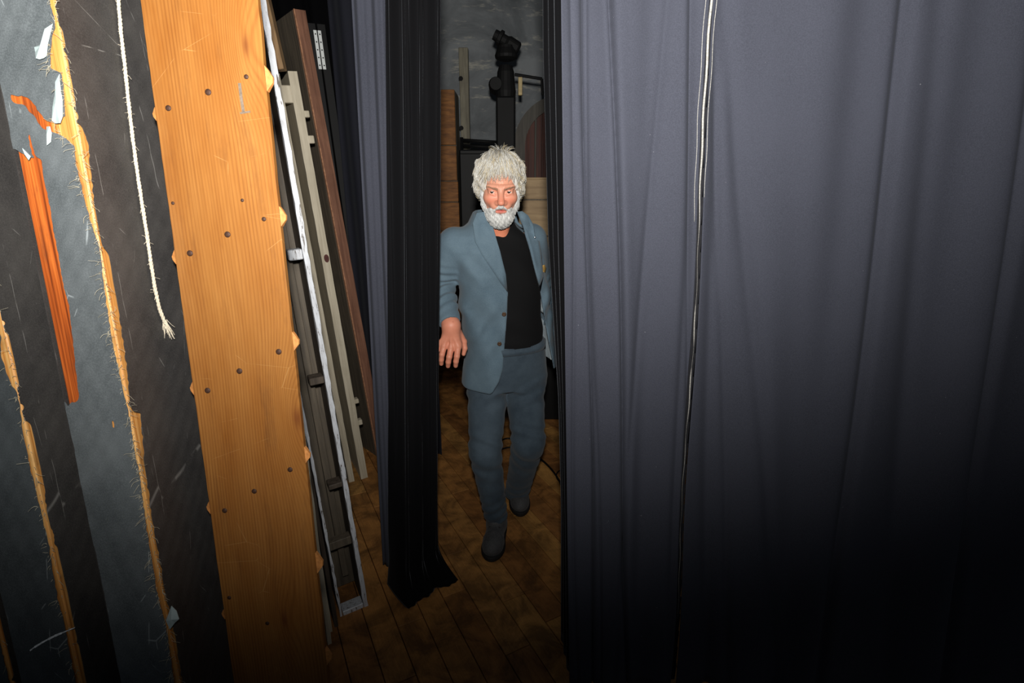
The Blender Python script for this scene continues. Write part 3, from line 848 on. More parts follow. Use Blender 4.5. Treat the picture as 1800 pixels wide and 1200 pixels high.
for (py, h, dx, m) in ((445, .034, .045, M_CHIP), (672, .026, .05, M_WEB), (868, .02, .05, M_WEB)):
    q = hit_local(545, py, Mf, .0)
    b = MB(); b.box(-.012-dx, -.0125, -.004, .05, q.z-h/2, q.z+h/2, .003); b.build('spacer_block', m, flat, Mf)
b = MB(); b.box(-TW+.011, -.012, -.002, .05, .0, .022, .002); b.build('bottom_rail', M_CHIP, flat, Mf)
b = MB(); b.box(-TW+.011, -.012, .02, .06, .30, .335, .002); b.build('cross_rail', M_DARKFACE, flat, Mf)
# 2: narrow dark and pale laths between the pine plank and the white flat
for (t_, b_, D, wd, dp, m, lab, nm) in (((470, 240), (586, 1150), 1.52, .014, .1, M_BEIGE, 'thin pale lath close behind the right edge of the pine plank', 'lath'),
                                     ((490, 500), (590, 1070), 1.60, .014, .12, M_WEB, 'brown lath between the pine plank and the hollow white flat', 'lath'),
                                     ((486, 480), (577, 1060), 1.575, .018, .1, M_BEIGE, 'greenish beige lath just left of the brown lath', 'lath')):
    Mx, _ = edge_frame(t_, b_, D, D)
    V, F = jag(-wd, 0, 0, dp, 2.0, 31, 24, .0008)
    mesh_obj(nm, V, F, m, None, Mx, label=lab, cat='lath', group='laths behind the pine plank')
# 3: beige flat, two boards with blocks
Mg, Lg = edge_frame((514, 125), (640, 836), 2.62, 2.66)
pale = empty('pale_flat', Mg.to_translation(), label='pale beige double-board flat with small jutting blocks on its edge', cat='scenery flat')
for (x0, x1, dl) in ((-.020, .020, 0), (-.090, -.058, .02)):
    V, F = jag(x0, x1, 0, .6, Lg+dl, 11, 40, .0008); mesh_obj('edge_board', V, F, M_BEIGE, pale, Mg)
for (px, py, x0, x1, h) in ((507, 165, -.062, -.018, .075), (536, 200, .018, .044, .030), (543, 245, .018, .046, .036), (630, 705, .018, .044, .026), (637, 742, .018, .044, .030)):
    q = hit_local(px, py, Mg)
    b = MB(); b.box(x0, x1, .002, .04, q.z-h/2, q.z+h/2, .003); b.build('block', M_BEIGE, pale, Mg)
M_KNOT = simple('dark_knot', srgb(82, 44, 40), 0.7, 0.4, 90)
q = hit_local(574, 454, Mg); b = MB(); b.lathe([(.014, -.001), (.014, .001)], Matrix.Translation((q.x, -.001, q.z)) @ Matrix.Diagonal((.9, 1, 1.5, 1)) @ Matrix.Rotation(math.pi/2, 4, 'X'), 12); b.build('knot', M_KNOT, pale, Mg)
# 4: brown panel
Mh, Lh = edge_frame((527, 17), (651, 690), 2.88, 2.92, 44)
brown = empty('brown_panel', Mh.to_translation(), label='dark brown wooden panel leaning edge-on behind the pale flat', cat='scenery flat')
V, F = jag(-.028, .028, 0, .02, Lh, 21, 50, .0006); mesh_obj('edge_batten', V, F, M_BROWNEDGE, brown, Mh)
V, F = jag(-.030, .020, .02, .5, Lh, 22, 10, .0); mesh_obj('panel_board', V, F, M_DARKFACE, brown, Mh)
V, F = jag(-.032, -.027, -.003, .004, Lh, 23, 70, .001); mesh_obj('highlight_line', V, F, M_EDGELINE, brown, Mh, label='pale corner line coloured as a highlight')  # thin pale strip, a highlight painted along the panel's near corner
# 5: folded black screen with white hinge
Mk, Lk = edge_frame((556, 40), (640, 640), 3.30, 3.32)
scr = empty('black_screen', Mk.to_translation(), label='black folding screen with a white perforated hinge at its top', cat='screen')
b = MB(); b.box(-.05, -.004, .012, .4, 0, Lk, .002); b.box(.004, .05, .012, .4, 0, Lk, .002)
b.build('leaf', M_BLACKP, scr, Mk)
M_WHITE = simple('white_enamel', srgb(226, 230, 228), 0.5, 0.06, 30)
zt = hit_local(552, 52, Mk).z; zb = hit_local(562, 121, Mk).z
for x0 in (-.021, .003):
    b = MB(); b.box(x0, x0+.018, .006, .012, zb, zt, .001); h = b.build('hinge_strip', M_WHITE, scr, Mk, label='white perforated hinge strip')
    for i in range(5):
        z = zb + (zt-zb)*(i+.5)/5
        b = MB(); b.lathe([(.004, -.001), (.004, .001)], Matrix.Translation((x0+.009, .0055, z)) @ Matrix.Rotation(math.pi/2, 4, 'X'), 8)
        b.build('hole', M_BLACKM, h, Mk)
# 6: board lying across the tops
Mo = frame(WD(449, 0, 2.45), Vector((1, .1, 0)), Vector((-.12, 0, 1)))
z0 = hit_local(496, 121, Mo)
M_OLDG = knotty('old_grained_pine', [(z0.x-.02, z0.z+.02, 18, .05, .2)], srgb(178, 146, 106), srgb(150, 118, 82), srgb(90, 64, 44), freq=420, rough=.7)
b = MB(); b.box(z0.x-.14, z0.x+.006, 0, .05, z0.z, z0.z+.55, .003)
ob = b.build('grained_board', M_OLDG, None, Mo, label='old brown grained board end resting on top of the pale flat', cat='board')
# ================================================================== backstage beyond the gap
M_ORANGE = plywood('orange_brown_boards', srgb(168, 112, 58), srgb(104, 66, 34), sc=(8, 8, 40))
M_PALEPOST = plywood('pale_weathered_wood', srgb(148, 142, 122), srgb(104, 98, 84))
M_ARCHRIM = plywood('grey_green_rim', srgb(76, 72, 64), srgb(50, 46, 40))
M_ARCHRED = plywood('red_brown_panel', srgb(86, 42, 28), srgb(50, 26, 20))
M_CRATE = plywood('tan_plywood', srgb(172, 146, 108), srgb(132, 108, 78), sc=(3, 3, 30))
M_BRASS = simple('pale_trim', srgb(176, 156, 110), 0.5, 0.2, 40)
M_CABLE = simple('black_rubber_cable', srgb(14, 14, 15), 0.5, 0.2, 40)
def px_x(px, py, D): return WD(px, py, D).x
def px_z(px, py, D): return WD(px, py, D).z
# column faced with boards
colm = empty('board_column', (-.72, 4.62, 0), label='orange-brown column faced with short stacked boards beside the back wall', cat='column')
b = MB(); b.box(-1.0, px_x(804, 300, 4.62)-.004, 4.65, 4.95, 0, px_z(790, 156, 4.62)-.01); b.build('core', M_DARKFACE, colm)
zs = [0, .45, .86, 1.27, px_z(790, 355, 4.62), px_z(790, 318, 4.62), 1.98, px_z(790, 156, 4.62)]
for i in range(len(zs)-1):
    b = MB(); b.box(-1.0, px_x(804, 300, 4.62) + random.uniform(-.008, .008), 4.62+random.uniform(0, .008), 4.66, zs[i]+.004, zs[i+1]-.004, .004)
    b.build('facing_board', M_ORANGE, colm)
# pale post with bolt holes
x0, x1 = px_x(803, 150, 4.75), px_x(820, 150, 4.75)
post = empty('pale_post', ((x0+x1)/2, 4.75, 0), label='pale weathered wooden post standing against the grey back wall', cat='post')
b = MB(); b.box(x0, x1, 4.99, 5.07, 0, px_z(810, 70, 4.75), .004); b.build('timber', M_PALEPOST, post)
for (px, py) in ((810, 138), (811, 225), (809, 300)):
    p = WD(px, py, 4.99)
    b = MB(); b.lathe([(.02, -.004), (.02, .002)], Matrix.Translation(p) @ Matrix.Rotation(math.pi/2, 4, 'X'), 12); b.build('bolt', M_BLACKM, post)
post.location.y = 5.03
for ch in post.children: ch.location.y -= .28
# black cabinet
cab = empty('black_cabinet', (-.2, 4.2, 0), label='tall black cabinet standing behind the man', cat='cabinet')
zt = px_z(820, 262, 4.1)
b = MB(); b.box(-.40, -.03, 4.12, 4.5, 0, zt, .01); b.build('body', M_BLACKP, cab)
for (xa, xb) in ((-.395, -.195), (-.185, -.035)):
    b = MB(); b.box(xa, xb, 4.10, 4.12, .06, zt-.03, .006); dr = b.build('door', M_BLACKP, cab)
    b = MB(); b.box((xb-.03 if xa < -.3 else xa+.018), (xb-.018 if xa < -.3 else xa+.03), 4.085, 4.10, .9, 1.04, .003); b.build('handle', M_BLACKM, dr)
# rail with two bars
rk = empty('pipe_rack', (-.2, 4.3, 0), label='black pipe rack with two level bars above the cabinet', cat='rack')
for py in (241, 251):
    z = px_z(835, py, 4.3); b = MB(); b.tube([(px_x(805, py, 4.3), 4.56, z), (px_x(880, py, 4.3), 4.56, z-.02)], .013, 8); b.build('bar', M_BLACKM, rk, smooth=True)
for px in (806, 879):
    b = MB(); b.tube([(px_x(px, 245, 4.3), 4.56, 0), (px_x(px, 245, 4.3), 4.56, px_z(px, 236, 4.3))], .014, 8); b.build('upright', M_BLACKM, rk, smooth=True)
# spotlight on its stand
D = 3.9
bx = px_x(888, 200, D)
sp = empty('stage_spotlight', (bx, D, 0), label='black stage spotlight machine on a tall stand in front of the back wall', cat='spotlight')
def zz(py): return px_z(888, py, D)
def xx(px): return px_x(px, 150, D)
b = MB(); b.lathe([(.055, 0), (.055, .02), (.022, .03), (.022, zz(262)), (.03, zz(260))], Matrix.Translation((bx, D, 0)), 14); b.build('stand_pole', M_BLACKM, sp, smooth=False)
for a in (2.6, 3.7, 4.9):
    b = MB(); b.tube([(bx+.02*math.cos(a), D+.02*math.sin(a), .45), (bx+.22*math.cos(a), D+.22*math.sin(a), .015)], .013, 6); b.build('stand_leg', M_BLACKM, sp)
b = MB(); b.box(xx(872), xx(906), D-.09, D+.09, zz(262), zz(172), .012); b.build('lamp_house', M_BLACKM, sp)
b = MB(); b.lathe([(.03, -.10), (.052, -.09), (.052, .0), (.04, .05)], Matrix.Translation((xx(872), D-.02, zz(150))) @ Matrix.Rotation(math.pi/2, 4, 'X'), 18); b.build('side_lens', M_BLACKM, sp, smooth=False)
b = MB(); b.lathe([(.066, 0), (.07, .04), (.062, .10), (.058, .16), (.045, .2)], Matrix.Translation((xx(889), D, zz(172))), 18); b.build('chimney', M_BLACKM, sp)
b = MB(); b.lathe([(.05, 0), (.075, .012), (.078, .03), (.062, .07), (.06, .085)], Matrix.Translation((xx(890), D, zz(106))), 18); b.build('cap', M_BLACKM, sp)
for s in (-1, 1):
    b = MB(); b.tube([(xx(890)+s*.05, D, zz(106)+.06), (xx(890)+s*.055, D, zz(88)+.05)], .008, 6); b.build('yoke_arm', M_BLACKM, sp)
Mt = Matrix.Translation((xx(890), D, zz(73))) @ Matrix.Rotation(math.radians(-62), 4, 'Y')
b = MB(); b.lathe([(.032, -.10), (.042, -.09), (.045, -.02), (.036, .0), (.036, .03), (.05, .035), (.05, .055), (.036, .06), (.034, .09)], Mt, 18); b.build('small_lamp', M_BLACKM, sp)
b = MB(); b.box(xx(911), xx(918), D-.02, D+.01, zz(168), zz(136), .003); b.build('gel_frame', M_BRASS, sp, label='small yellowish plate')
b = MB(); b.tube([(xx(905), D, zz(131)), (xx(953), D+.05, zz(136))], .010, 6); b.tube([(xx(953), D+.05, zz(136)), (xx(955), D+.05, zz(165))], .010, 6); b.build('bracket', M_BLACKM, sp)
# arched panel
D = 4.15
cxr = px_x(985, 265, D); r0 = cxr - px_x(903, 265, D); czr = px_z(985, 258, D)
arch = empty('arched_panel', (cxr, D, 0), label='red-brown arched scenery panel with a pale grey rim', cat='scenery panel')
def arc_pts(r, n=28): return [(cxr - r*math.cos(math.pi*i/n), czr + r*math.sin(math.pi*i/n)) for i in range(n+1)]
def arch_ring(ro, ri, y0, y1):
    o = [(cxr-ro, .0)] + arc_pts(ro) + [(cxr+ro, .0)]; i = [(cxr-ri, .0)] + arc_pts(ri) + [(cxr+ri, .0)]
    n = len(o); b = MB()
    V = [(x, y0, z) for x, z in o] + [(x, y0, z) for x, z in i] + [(x, y1, z) for x, z in o] + [(x, y1, z) for x, z in i]
    F = []
    for k in range(n-1):
        F += [(k, n+k, n+k+1, k+1), (2*n+k, 2*n+k+1, 3*n+k+1, 3*n+k), (k, k+1, 2*n+k+1, 2*n+k), (n+k, 3*n+k, 3*n+k+1, n+k+1)]
    b.add(V, F); return b
arch_ring(r0, r0-.085, D-.04, D+.06).build('rim', M_ARCHRIM, arch)
o_ = [(cxr-r0+.08, .0)] + arc_pts(r0-.08) + [(cxr+r0-.08, .0)]
n = len(o_); b = MB(); b.add([(x, D, z) for x, z in o_] + [(x, D+.03, z) for x, z in o_], [tuple(range(n)), tuple(range(2*n-1, n-1, -1))] + [(k, n+k, n+(k+1) % n, (k+1) % n) for k in range(n)])
b.build('panel', M_ARCHRED, arch)
for px in (928, 941, 954):
    x = px_x(px, 260, D); b = MB(); b.box(x-.008, x+.008, D-.016, D, .02, czr+.25, .003); b.build('batten', M_ARCHRIM if px == 941 else M_ARCHRED, arch)
# plywood crate on a black trunk
D = 3.45
xa, xb = px_x(912, 380, D), px_x(912, 380, D)+.62
tr = empty('equipment_case', ((xa+xb)/2, D+.25, 0), label='black equipment case with pale trim under the plywood crate', cat='case')
ztr = px_z(960, 443, D)
b = MB(); b.box(xa, xb, D, D+.4, 0.0, ztr, .008); b.build('body', M_BLACKP, tr)
b = MB(); b.box(xa-.004, xb+.004, D-.006, D, px_z(960, 461, D), px_z(960, 456, D), .002); b.build('trim', M_BRASS, tr)
b = MB(); b.box(xa+.2, xa+.34, D-.012, D, .5, .54, .004); b.build('latch', M_BLACKM, tr)
cr = empty('plywood_crate', ((xa+xb)/2, D+.25, ztr), label='tan plywood crate of wide boards standing on the black case', cat='crate')
cr.rotation_euler = (0, 0, math.radians(-4))
ztop = px_z(940, 314, D)
b = MB(); b.box(xa+.012, xb-.01, D+.015, D+.38, ztr, ztop-.005); b.build('body', M_DARKFACE, cr)
sm = [ztr, px_z(960, 415, D), px_z(960, 351, D), ztop]
for i in range(3):
    b = MB(); b.box(xa, xb, D+.001, D+.016, sm[i]+.004, sm[i+1]-.004, .002); b.build('front_board', M_CRATE, cr)
b = MB(); b.box(xa, xb, D+.001, D+.39, ztop-.004, ztop+.008, .002); b.build('lid', M_CRATE, cr)
# cables on the floor
def cable(pts, r, lab):
    P = [WF(x, y, r+.001) for (x, y) in pts]; out = []
    for i in range(len(P)-1):
        p0, p1, p2, p3 = P[max(i-1, 0)], P[i], P[i+1], P[min(i+2, len(P)-1)]
        for k in range(8):
            t = k/8; out.append(0.5*((2*p1)+(p2-p0)*t+(2*p0-5*p1+4*p2-p3)*t*t+(3*p1-p0-3*p2+p3)*t**3))
    out.append(P[-1]); b = MB(); b.tube(out, r, 6)
    return b.build('cable', M_CABLE, None, smooth=True, label=lab, cat='cable', group='cables on the stage floor')
cable([(1010, 905), (988, 855), (975, 832), (957, 812), (940, 800), (925, 786)], .006, 'black cable running under the right curtain past the rear foot')
cable([(1000, 862), (985, 848), (978, 838), (980, 830), (987, 826), (1000, 828)], .004, 'short black cable loop beside the right curtain')
cable([(870, 785), (885, 772), (900, 772), (912, 788), (925, 800)], .006, 'black cable curling on the floor between the legs, upper one')
cable([(860, 800), (880, 790), (900, 786), (930, 792)], .006, 'black cable lying on the floor between the legs, lower one')
# ================================================================== the man
class SDF:
    pass
def grid(lo, hi, h):
    ax = [np.arange(lo[i], hi[i] + h, h, dtype=np.float32) for i in range(3)]
    return np.meshgrid(*ax, indexing='ij', sparse=True)
def s_ell(G, c, r):
    k = np.sqrt(((G[0]-c[0])/r[0])**2 + ((G[1]-c[1])/r[1])**2 + ((G[2]-c[2])/r[2])**2)
    return (k - 1) * min(r)
def s_cap(G, a, b, ra, rb, flat=None):
    a = [float(t) for t in a]; b = [float(t) for t in b]
    ba = [b[i]-a[i] for i in range(3)]; L2 = sum(t*t for t in ba) + 1e-12
    h = np.clip(((G[0]-a[0])*ba[0] + (G[1]-a[1])*ba[1] + (G[2]-a[2])*ba[2]) / L2, 0, 1)
    d = np.sqrt((G[0]-a[0]-ba[0]*h)**2 + (G[1]-a[1]-ba[1]*h)**2 + (G[2]-a[2]-ba[2]*h)**2)
    return d - (ra + (rb-ra)*h)
def along(G, a, b):
    ba = [float(b[i]-a[i]) for i in range(3)]; L2 = sum(t*t for t in ba)
    return ((G[0]-float(a[0]))*ba[0] + (G[1]-float(a[1]))*ba[1] + (G[2]-float(a[2]))*ba[2]) / L2
def smin(a, b, k):
    h = np.clip(0.5 + 0.5*(b-a)/k, 0, 1)
    return b + (a-b)*h - k*h*(1-h)
def smax(a, b, k): return -smin(-a, -b, k)
def nets(F, lo, h):
    """naive surface nets: numpy field -> verts, quads"""
    F = np.ascontiguousarray(F, dtype=np.float32)
    ins = F < 0
    nx, ny, nz = F.shape
    c = np.zeros((nx-1, ny-1, nz-1), np.int8)
    for i in (0, 1):
        for j in (0, 1):
            for k in (0, 1): c += ins[i:nx-1+i, j:ny-1+j, k:nz-1+k]
    act = (c > 0) & (c < 8)
    I, J, K = np.nonzero(act)
    n = len(I); pos = np.zeros((n, 3), np.float32); cnt = np.zeros(n, np.float32)
    corners = [(i, j, k) for i in (0, 1) for j in (0, 1) for k in (0, 1)]
    for a in corners:
        for ax in range(3):
            if a[ax]: continue
            b = list(a); b[ax] = 1
            fa = F[I+a[0], J+a[1], K+a[2]]; fb = F[I+b[0], J+b[1], K+b[2]]
            m = (fa < 0) != (fb < 0)
            t = np.where(m, fa/(np.where(m, fa-fb, 1)), 0)
            p = np.tile(np.array(a, np.float32), (n, 1)); p[:, ax] += t
            pos += p*m[:, None]; cnt += m
    pos = pos/cnt[:, None] + np.stack([I, J, K], -1)
    V = pos*h + np.array(lo, np.float32)
    vid = -np.ones(act.shape, np.int64); vid[I, J, K] = np.arange(n)
    Q = []
    for ax in range(3):
        sl0 = [slice(None)]*3; sl1 = [slice(None)]*3
        sl0[ax] = slice(0, -1); sl1[ax] = slice(1, None)
        s0 = ins[tuple(sl0)]; s1 = ins[tuple(sl1)]
        E = np.nonzero(s0 != s1); E = [e.copy() for e in E]
        o1, o2 = [(1, 2), (2, 0), (0, 1)][ax]
        ok = (E[o1] > 0) & (E[o2] > 0) & (E[o1] < F.shape[o1]-1) & (E[o2] < F.shape[o2]-1)
        E = [e[ok] for e in E]
        def cell(d1, d2):
            q = [e.copy() for e in E]; q[o1] = q[o1]-1+d1; q[o2] = q[o2]-1+d2
            return vid[q[0], q[1], q[2]]
        quad = np.stack([cell(0, 0), cell(1, 0), cell(1, 1), cell(0, 1)], -1)
        flip = ~s0[tuple(E)]
        quad[flip] = quad[flip][:, ::-1]
        Q.append(quad)
    return V, np.concatenate(Q)
def interp(z, tab, k): return np.interp(z, [t[0] for t in tab], [t[k] for t in tab]).astype(np.float32)

MAN = empty('person', (-.02, 2.25, 0), label='white-haired bearded man in blue-grey blazer, black t-shirt and jeans stepping through the curtain gap', cat='person')
YAW = math.radians(18); CY, SY = math.cos(YAW), math.sin(YAW)
# ---- torso line
TC = [(.6, -.015, 2.29), (.78, -.012, 2.275), (1.0, -.012, 2.26), (1.25, -.045, 2.235), (1.42, -.07, 2.20), (1.5, -.075, 2.185), (1.6, -.068, 2.165)]
def torso_local(G):
    z = G[2]; cx = interp(z, TC, 1); cy = interp(z, TC, 2)
    lx = (G[0]-cx)*CY + (G[1]-cy)*SY
    fy = (G[0]-cx)*SY - (G[1]-cy)*CY
    return lx, fy
def torso(G, prof, n=2.5):
    lx, fy = torso_local(G); a = interp(G[2], prof, 1); b = interp(G[2], prof, 2)
    off = interp(G[2], prof, 3) if len(prof[0]) > 3 else 0
    d = (np.abs(lx)/a)**n + (np.abs(fy-off)/b)**n
    return (d**(1/n) - 1)*np.minimum(a, b)
def tpt(lx, fy, z):
    cx = np.interp(z, [t[0] for t in TC], [t[1] for t in TC]); cy = np.interp(z, [t[0] for t in TC], [t[2] for t in TC])
    return Vector((cx + lx*CY + fy*SY, cy + lx*SY - fy*CY, z))
SHR = tpt(-.175, 0, 1.425); SHL = tpt(.162, 0, 1.435)          # image-left, image-right shoulder joints
ELR = WD(770, 497, 2.19); WRR = WD(791, 568, 2.04)
ELL = WD(955, 520, 2.42); WRL = WD(1000, 590, 2.25)
HIPR = WD(858, 655, 2.26); KNR = WD(853, 795, 2.12); ANR = Vector((-.078, 2.155, .10))
HIPL = WD(920, 655, 2.28); KNL = WD(929, 775, 2.18); ANL = WD(908, 868, 2.43)

# ---- head frame
TH = math.radians(11); YH = math.radians(4)
HC = WD(878.5, 330, 2.095)
hx = Vector((math.cos(YH), math.sin(YH), 0))
hy = Vector((math.sin(YH)*math.cos(TH), -math.cos(YH)*math.cos(TH), -math.sin(TH)))
hz = Vector((math.sin(YH)*math.sin(TH), -math.cos(YH)*math.sin(TH), math.cos(TH)))
def head_local(G):
    d = [G[0]-HC.x, G[1]-HC.y, G[2]-HC.z]
    return [d[0]*a.x + d[1]*a.y + d[2]*a.z for a in (hx, hy, hz)]
def hp(x, y, z): return HC + hx*x + hy*y + hz*z
def head_sdf(H):
    H = [H[0], H[1], np.where(H[2] < 0, H[2]*1.20, H[2])]
    f = s_ell(H, (0, -.018, .045), (.074, .094, .080))
    f = smin(f, s_ell(H, (0, .018, -.035), (.063, .066, .082)), .03)
    f = smin(f, s_ell(H, (0, .030, -.088), (.048, .050, .036)), .03)
    for s in (-1, 1):
        f = smin(f, s_ell(H, (s*.040, .054, -.032), (.024, .026, .024)), .024)         # cheekbones
        f = smin(f, s_cap(H, (s*.012, .083, .017), (s*.046, .069, .017), .010, .009), .014)  # brow
        f = smin(f, s_ell(H, (s*.020, .082, -.058), (.018, .018, .02)), .02)
    for s in (-1, 1):
        f = smax(f, -s_ell(H, (s*.0325, .099, .001), (.019, .019, .0115)), .014)       # sockets
    f = smin(f, s_cap(H, (0, .083, .008), (0, .109, -.040), .0095, .0140), .012)       # nose
    for s in (-1, 1):
        f = smin(f, s_ell(H, (s*.0135, .098, -.046), (.0095, .011, .0085)), .006)
        lid = s_ell(H, (s*.0325, .0695, 0), (.0155, .0150, .0140))
        lid = smax(lid, -s_ell(H, (s*.0325, .090, -.0008), (.0122, .014, .0040)), .002)
        f = smin(f, lid, .004)
        bag = s_cap(H, (s*.022, .0805, -.013), (s*.044, .074, -.012), .004, .003)
        f = smin(f, bag, .006)
        f = smin(f, s_ell(H, (s*.076, -.010, -.012), (.010, .020, .032)), .006)        # ears
        f = smin(f, s_cap(H, (s*.017, .096, -.040), (s*.034, .078, -.062), .0025, .002), .008)  # nasolabial fold
    for i, zf in enumerate((.030, .039, .048)):                                       # forehead lines
        f = f + .0009*np.exp(-((H[2]-zf-.02*H[0]*(i-1))/.0018)**2)*(H[1] > .04)
    f = f + .0018*np.exp(-((np.abs(H[0])-.0065)/.0022)**2 - ((H[2]-.022)/.010)**2)*(H[1] > .05)   # frown
    f = smin(f, s_cap(H, (-.019, .083, -.078), (.019, .083, -.078), .0055, .0055), .004)  # lips
    f = smin(f, s_cap(H, (-.014, .085, -.088), (.014, .085, -.088), .0065, .0065), .004)
    f = f + .0016*np.exp(-((H[2]+.0825)/.0014)**2)*(np.abs(H[0]) < .022)*(H[1] > .06)
    return f
lo = (HC.x-.13, HC.y-.16, 1.36); hi = (HC.x+.13, HC.y+.16, HC.z+.16); h = .0024
G = grid(lo, hi, h)
H = head_local(G)
f = head_sdf(H)
neck_a = hp(0, -.030, -.07); neck_b = tpt(0, -.02, 1.42)
f = smin(f, s_cap(G, neck_a, neck_b, .056, .066), .03)
f = smin(f, s_cap(G, hp(-.03, .012, -.10), tpt(-.02, .055, 1.47), .012, .012), .03)
f = smin(f, s_cap(G, hp(.03, .012, -.10), tpt(.02, .055, 1.47), .012, .012), .03)
f = smin(f, s_ell(G, tpt(0, .0, 1.40), (.13, .085, .085)), .03)
HV, HQ = nets(f, lo, h)
# ---- hand (image left), back of the hand to the viewer
HD = 2.02
def hj(px, py, dd=0.0): return WD(795 - 3 + (px-798)*1.12, py, HD + dd)
fing = [  # knuckle, middle joint, last joint, tip, radius
    (hj(778.5, 603, .01), hj(776.5, 615, -.008), hj(776, 622, -.004), hj(776.5, 627, .004), .0088),
    (hj(788, 608, .0), hj(784.5, 623, -.020), hj(783.5, 632, -.016), hj(783.5, 639, -.008), .0098),
    (hj(799, 610, -.004), hj(796, 627, -.026), hj(794.5, 636, -.022), hj(794, 643, -.014), .0102),
    (hj(810, 608, .0), hj(808, 626, -.022), hj(806.5, 635, -.020), hj(806, 642.5, -.012), .0102)]
lo2 = (WRR.x-.09, HD-.13, hj(790, 655).z-.02); hi2 = (WRR.x+.11, HD+.14, WRR.z+.11); h2 = .0019
G2 = grid(lo2, hi2, h2)
wr = hj(799, 572, .015)
f = s_cap(G2, WRR + (ELR-WRR)*.35, wr, .036, .034)
f = smin(f, s_cap(G2, wr, hj(789, 600, .008), .031, .020), .02)
f = smin(f, s_cap(G2, wr, hj(807, 602, .008), .031, .021), .02)
f = smin(f, s_cap(G2, hj(782, 605, .010), hj(810, 608, .004), .0150, .0165), .014)
for (k0, k1, k2, k3, r) in fing:
    d = s_cap(G2, k0, k1, r*1.32, r*1.16)
    d = smin(d, s_cap(G2, k1, k2, r*1.18, r*1.08), .004)
    d = smin(d, s_cap(G2, k2, k3, r*1.08, r*.92), .004)
    nail = k3 + (k2-k3)*.25 + Vector((0, -r*.86, 0))
    f = smin(f, d, .0065)
    f = smin(f, s_ell(G2, k0 + Vector((0, -.008, 0)), (.009, .008, .010)), .008)
    f = smin(f, s_cap(G2, k0 + Vector((0, -.010, .004)), wr + Vector((0, -.022, -.01)), .0035, .003), .008)   # tendons
th = [hj(810, 584, .030), hj(819, 600, .034), hj(820.5, 612, .030), hj(818.5, 622, .026)]
d = s_cap(G2, th[0], th[1], .0165, .0125); d = smin(d, s_cap(G2, th[1], th[2], .0122, .0108), .005); d = smin(d, s_cap(G2, th[2], th[3], .0108, .0085), .004)
f = smin(f, d, .012)
QV, QQ = nets(f, lo2, h2)
# ---- rest of the body under the clothes (coarse)
lo3 = (-.42, 1.85, .03); hi3 = (.35, 2.65, 1.50); h3 = .013
G3 = grid(lo3, hi3, h3)
bprof = [(.6, .12, .08), (.85, .15, .10), (1.0, .14, .10), (1.25, .145, .10), (1.42, .13, .085), (1.5, .07, .06)]
f = np.where((G3[2] > .74) & (G3[2] < 1.48), torso(G3, bprof), .2)
for (a, b_, ra, rb) in ((SHR, ELR, .045, .038), (ELR, WRR, .038, .028), (SHL, ELL, .045, .038), (ELL, WRL, .038, .028),
                        (HIPR, KNR, .075, .052), (KNR, ANR, .05, .036), (HIPL, KNL, .075, .052), (KNL, ANL, .05, .036)):
    f = smin(f, s_cap(G3, a, b_, ra, rb), .03)
f = smin(f, s_cap(G3, WRL, WRL + Vector((.03, -.03, -.09)), .03, .02), .02)
BV, BQ = nets(f, lo3, h3)
Vall = np.concatenate([HV, QV, BV]); Qall = np.concatenate([HQ, QQ+len(HV), BQ+len(HV)+len(QV)])
def skin_mat():
    t = NT('weathered_skin', 0.5, 0.4)
    vc = t.n('ShaderNodeVertexColor'); vc.layer_name = 'tint'
    v = t.coord('World'); a = t.noise(v, 90, 4, .6); b = t.noise(v, 35, 3)
    c = t.mix(t.math('MULTIPLY', a, .35), vc.outputs[0], srgb(176, 92, 66))
    sp = t.ramp(b, [(.66, (0,)*3), (.72, (1,)*3)])
    c = t.mix(t.math('MULTIPLY', sp, .35), c, srgb(140, 74, 50))
    t.col(c); t.bump(a, .2, .001)
    t.b.inputs['Subsurface Weight'].default_value = .08
    t.b.inputs['Subsurface Radius'].default_value = (.006, .003, .0015)
    return t.m
M_SKIN = skin_mat()
body = mesh_obj('body', Vall, Qall, M_SKIN, MAN, smooth=True)
tint = np.tile(np.array(srgb(214, 156, 130)), (len(Vall), 1))
Hl = np.stack([ (HV-np.array(HC)) @ np.array(a) for a in (hx, hy, hz)], -1)
def blend(mask, c):
    m = np.zeros(len(Vall)); m[:len(HV)] = np.clip(mask, 0, 1); global tint
    tint = tint*(1-m[:, None]) + np.array(c)[None]*m[:, None]
Hl = Hl*np.array([1, 1, 1.0]); Hl[:, 2] = np.where(Hl[:, 2] < 0, Hl[:, 2]*1.2, Hl[:, 2])
g3 = lambda c, r: np.exp(-(((Hl-np.array(c))/np.array(r))**2).sum(1))
blend(.55*g3((0, .11, -.035), (.02, .03, .025)), srgb(214, 112, 84))
for s in (-1, 1):
    blend(.55*g3((s*.040, .075, -.038), (.022, .04, .020)), srgb(212, 108, 80))
    blend(.6*g3((s*.0325, .085, .010), (.02, .02, .008)), srgb(176, 104, 80))
    blend(.5*g3((s*.0325, .08, -.012), (.018, .02, .006)), srgb(196, 112, 88))
blend(1.2*g3((0, .09, -.083), (.020, .03, .0075)), srgb(178, 82, 76))
blend(.7*g3((0, .09, -.098), (.020, .03, .008)), srgb(196, 108, 88))
blend(.8*(Hl[:, 2] < -.12), srgb(206, 122, 88))
m = np.zeros(len(Vall)); m[len(HV):len(HV)+len(QV)] = .6
tint = tint*(1-m[:, None]) + np.array(srgb(206, 126, 98))[None]*m[:, None]
ca = body.data.color_attributes.new('tint', 'FLOAT_COLOR', 'POINT')
ca.data.foreach_set('color', tint.astype(np.float32).ravel())
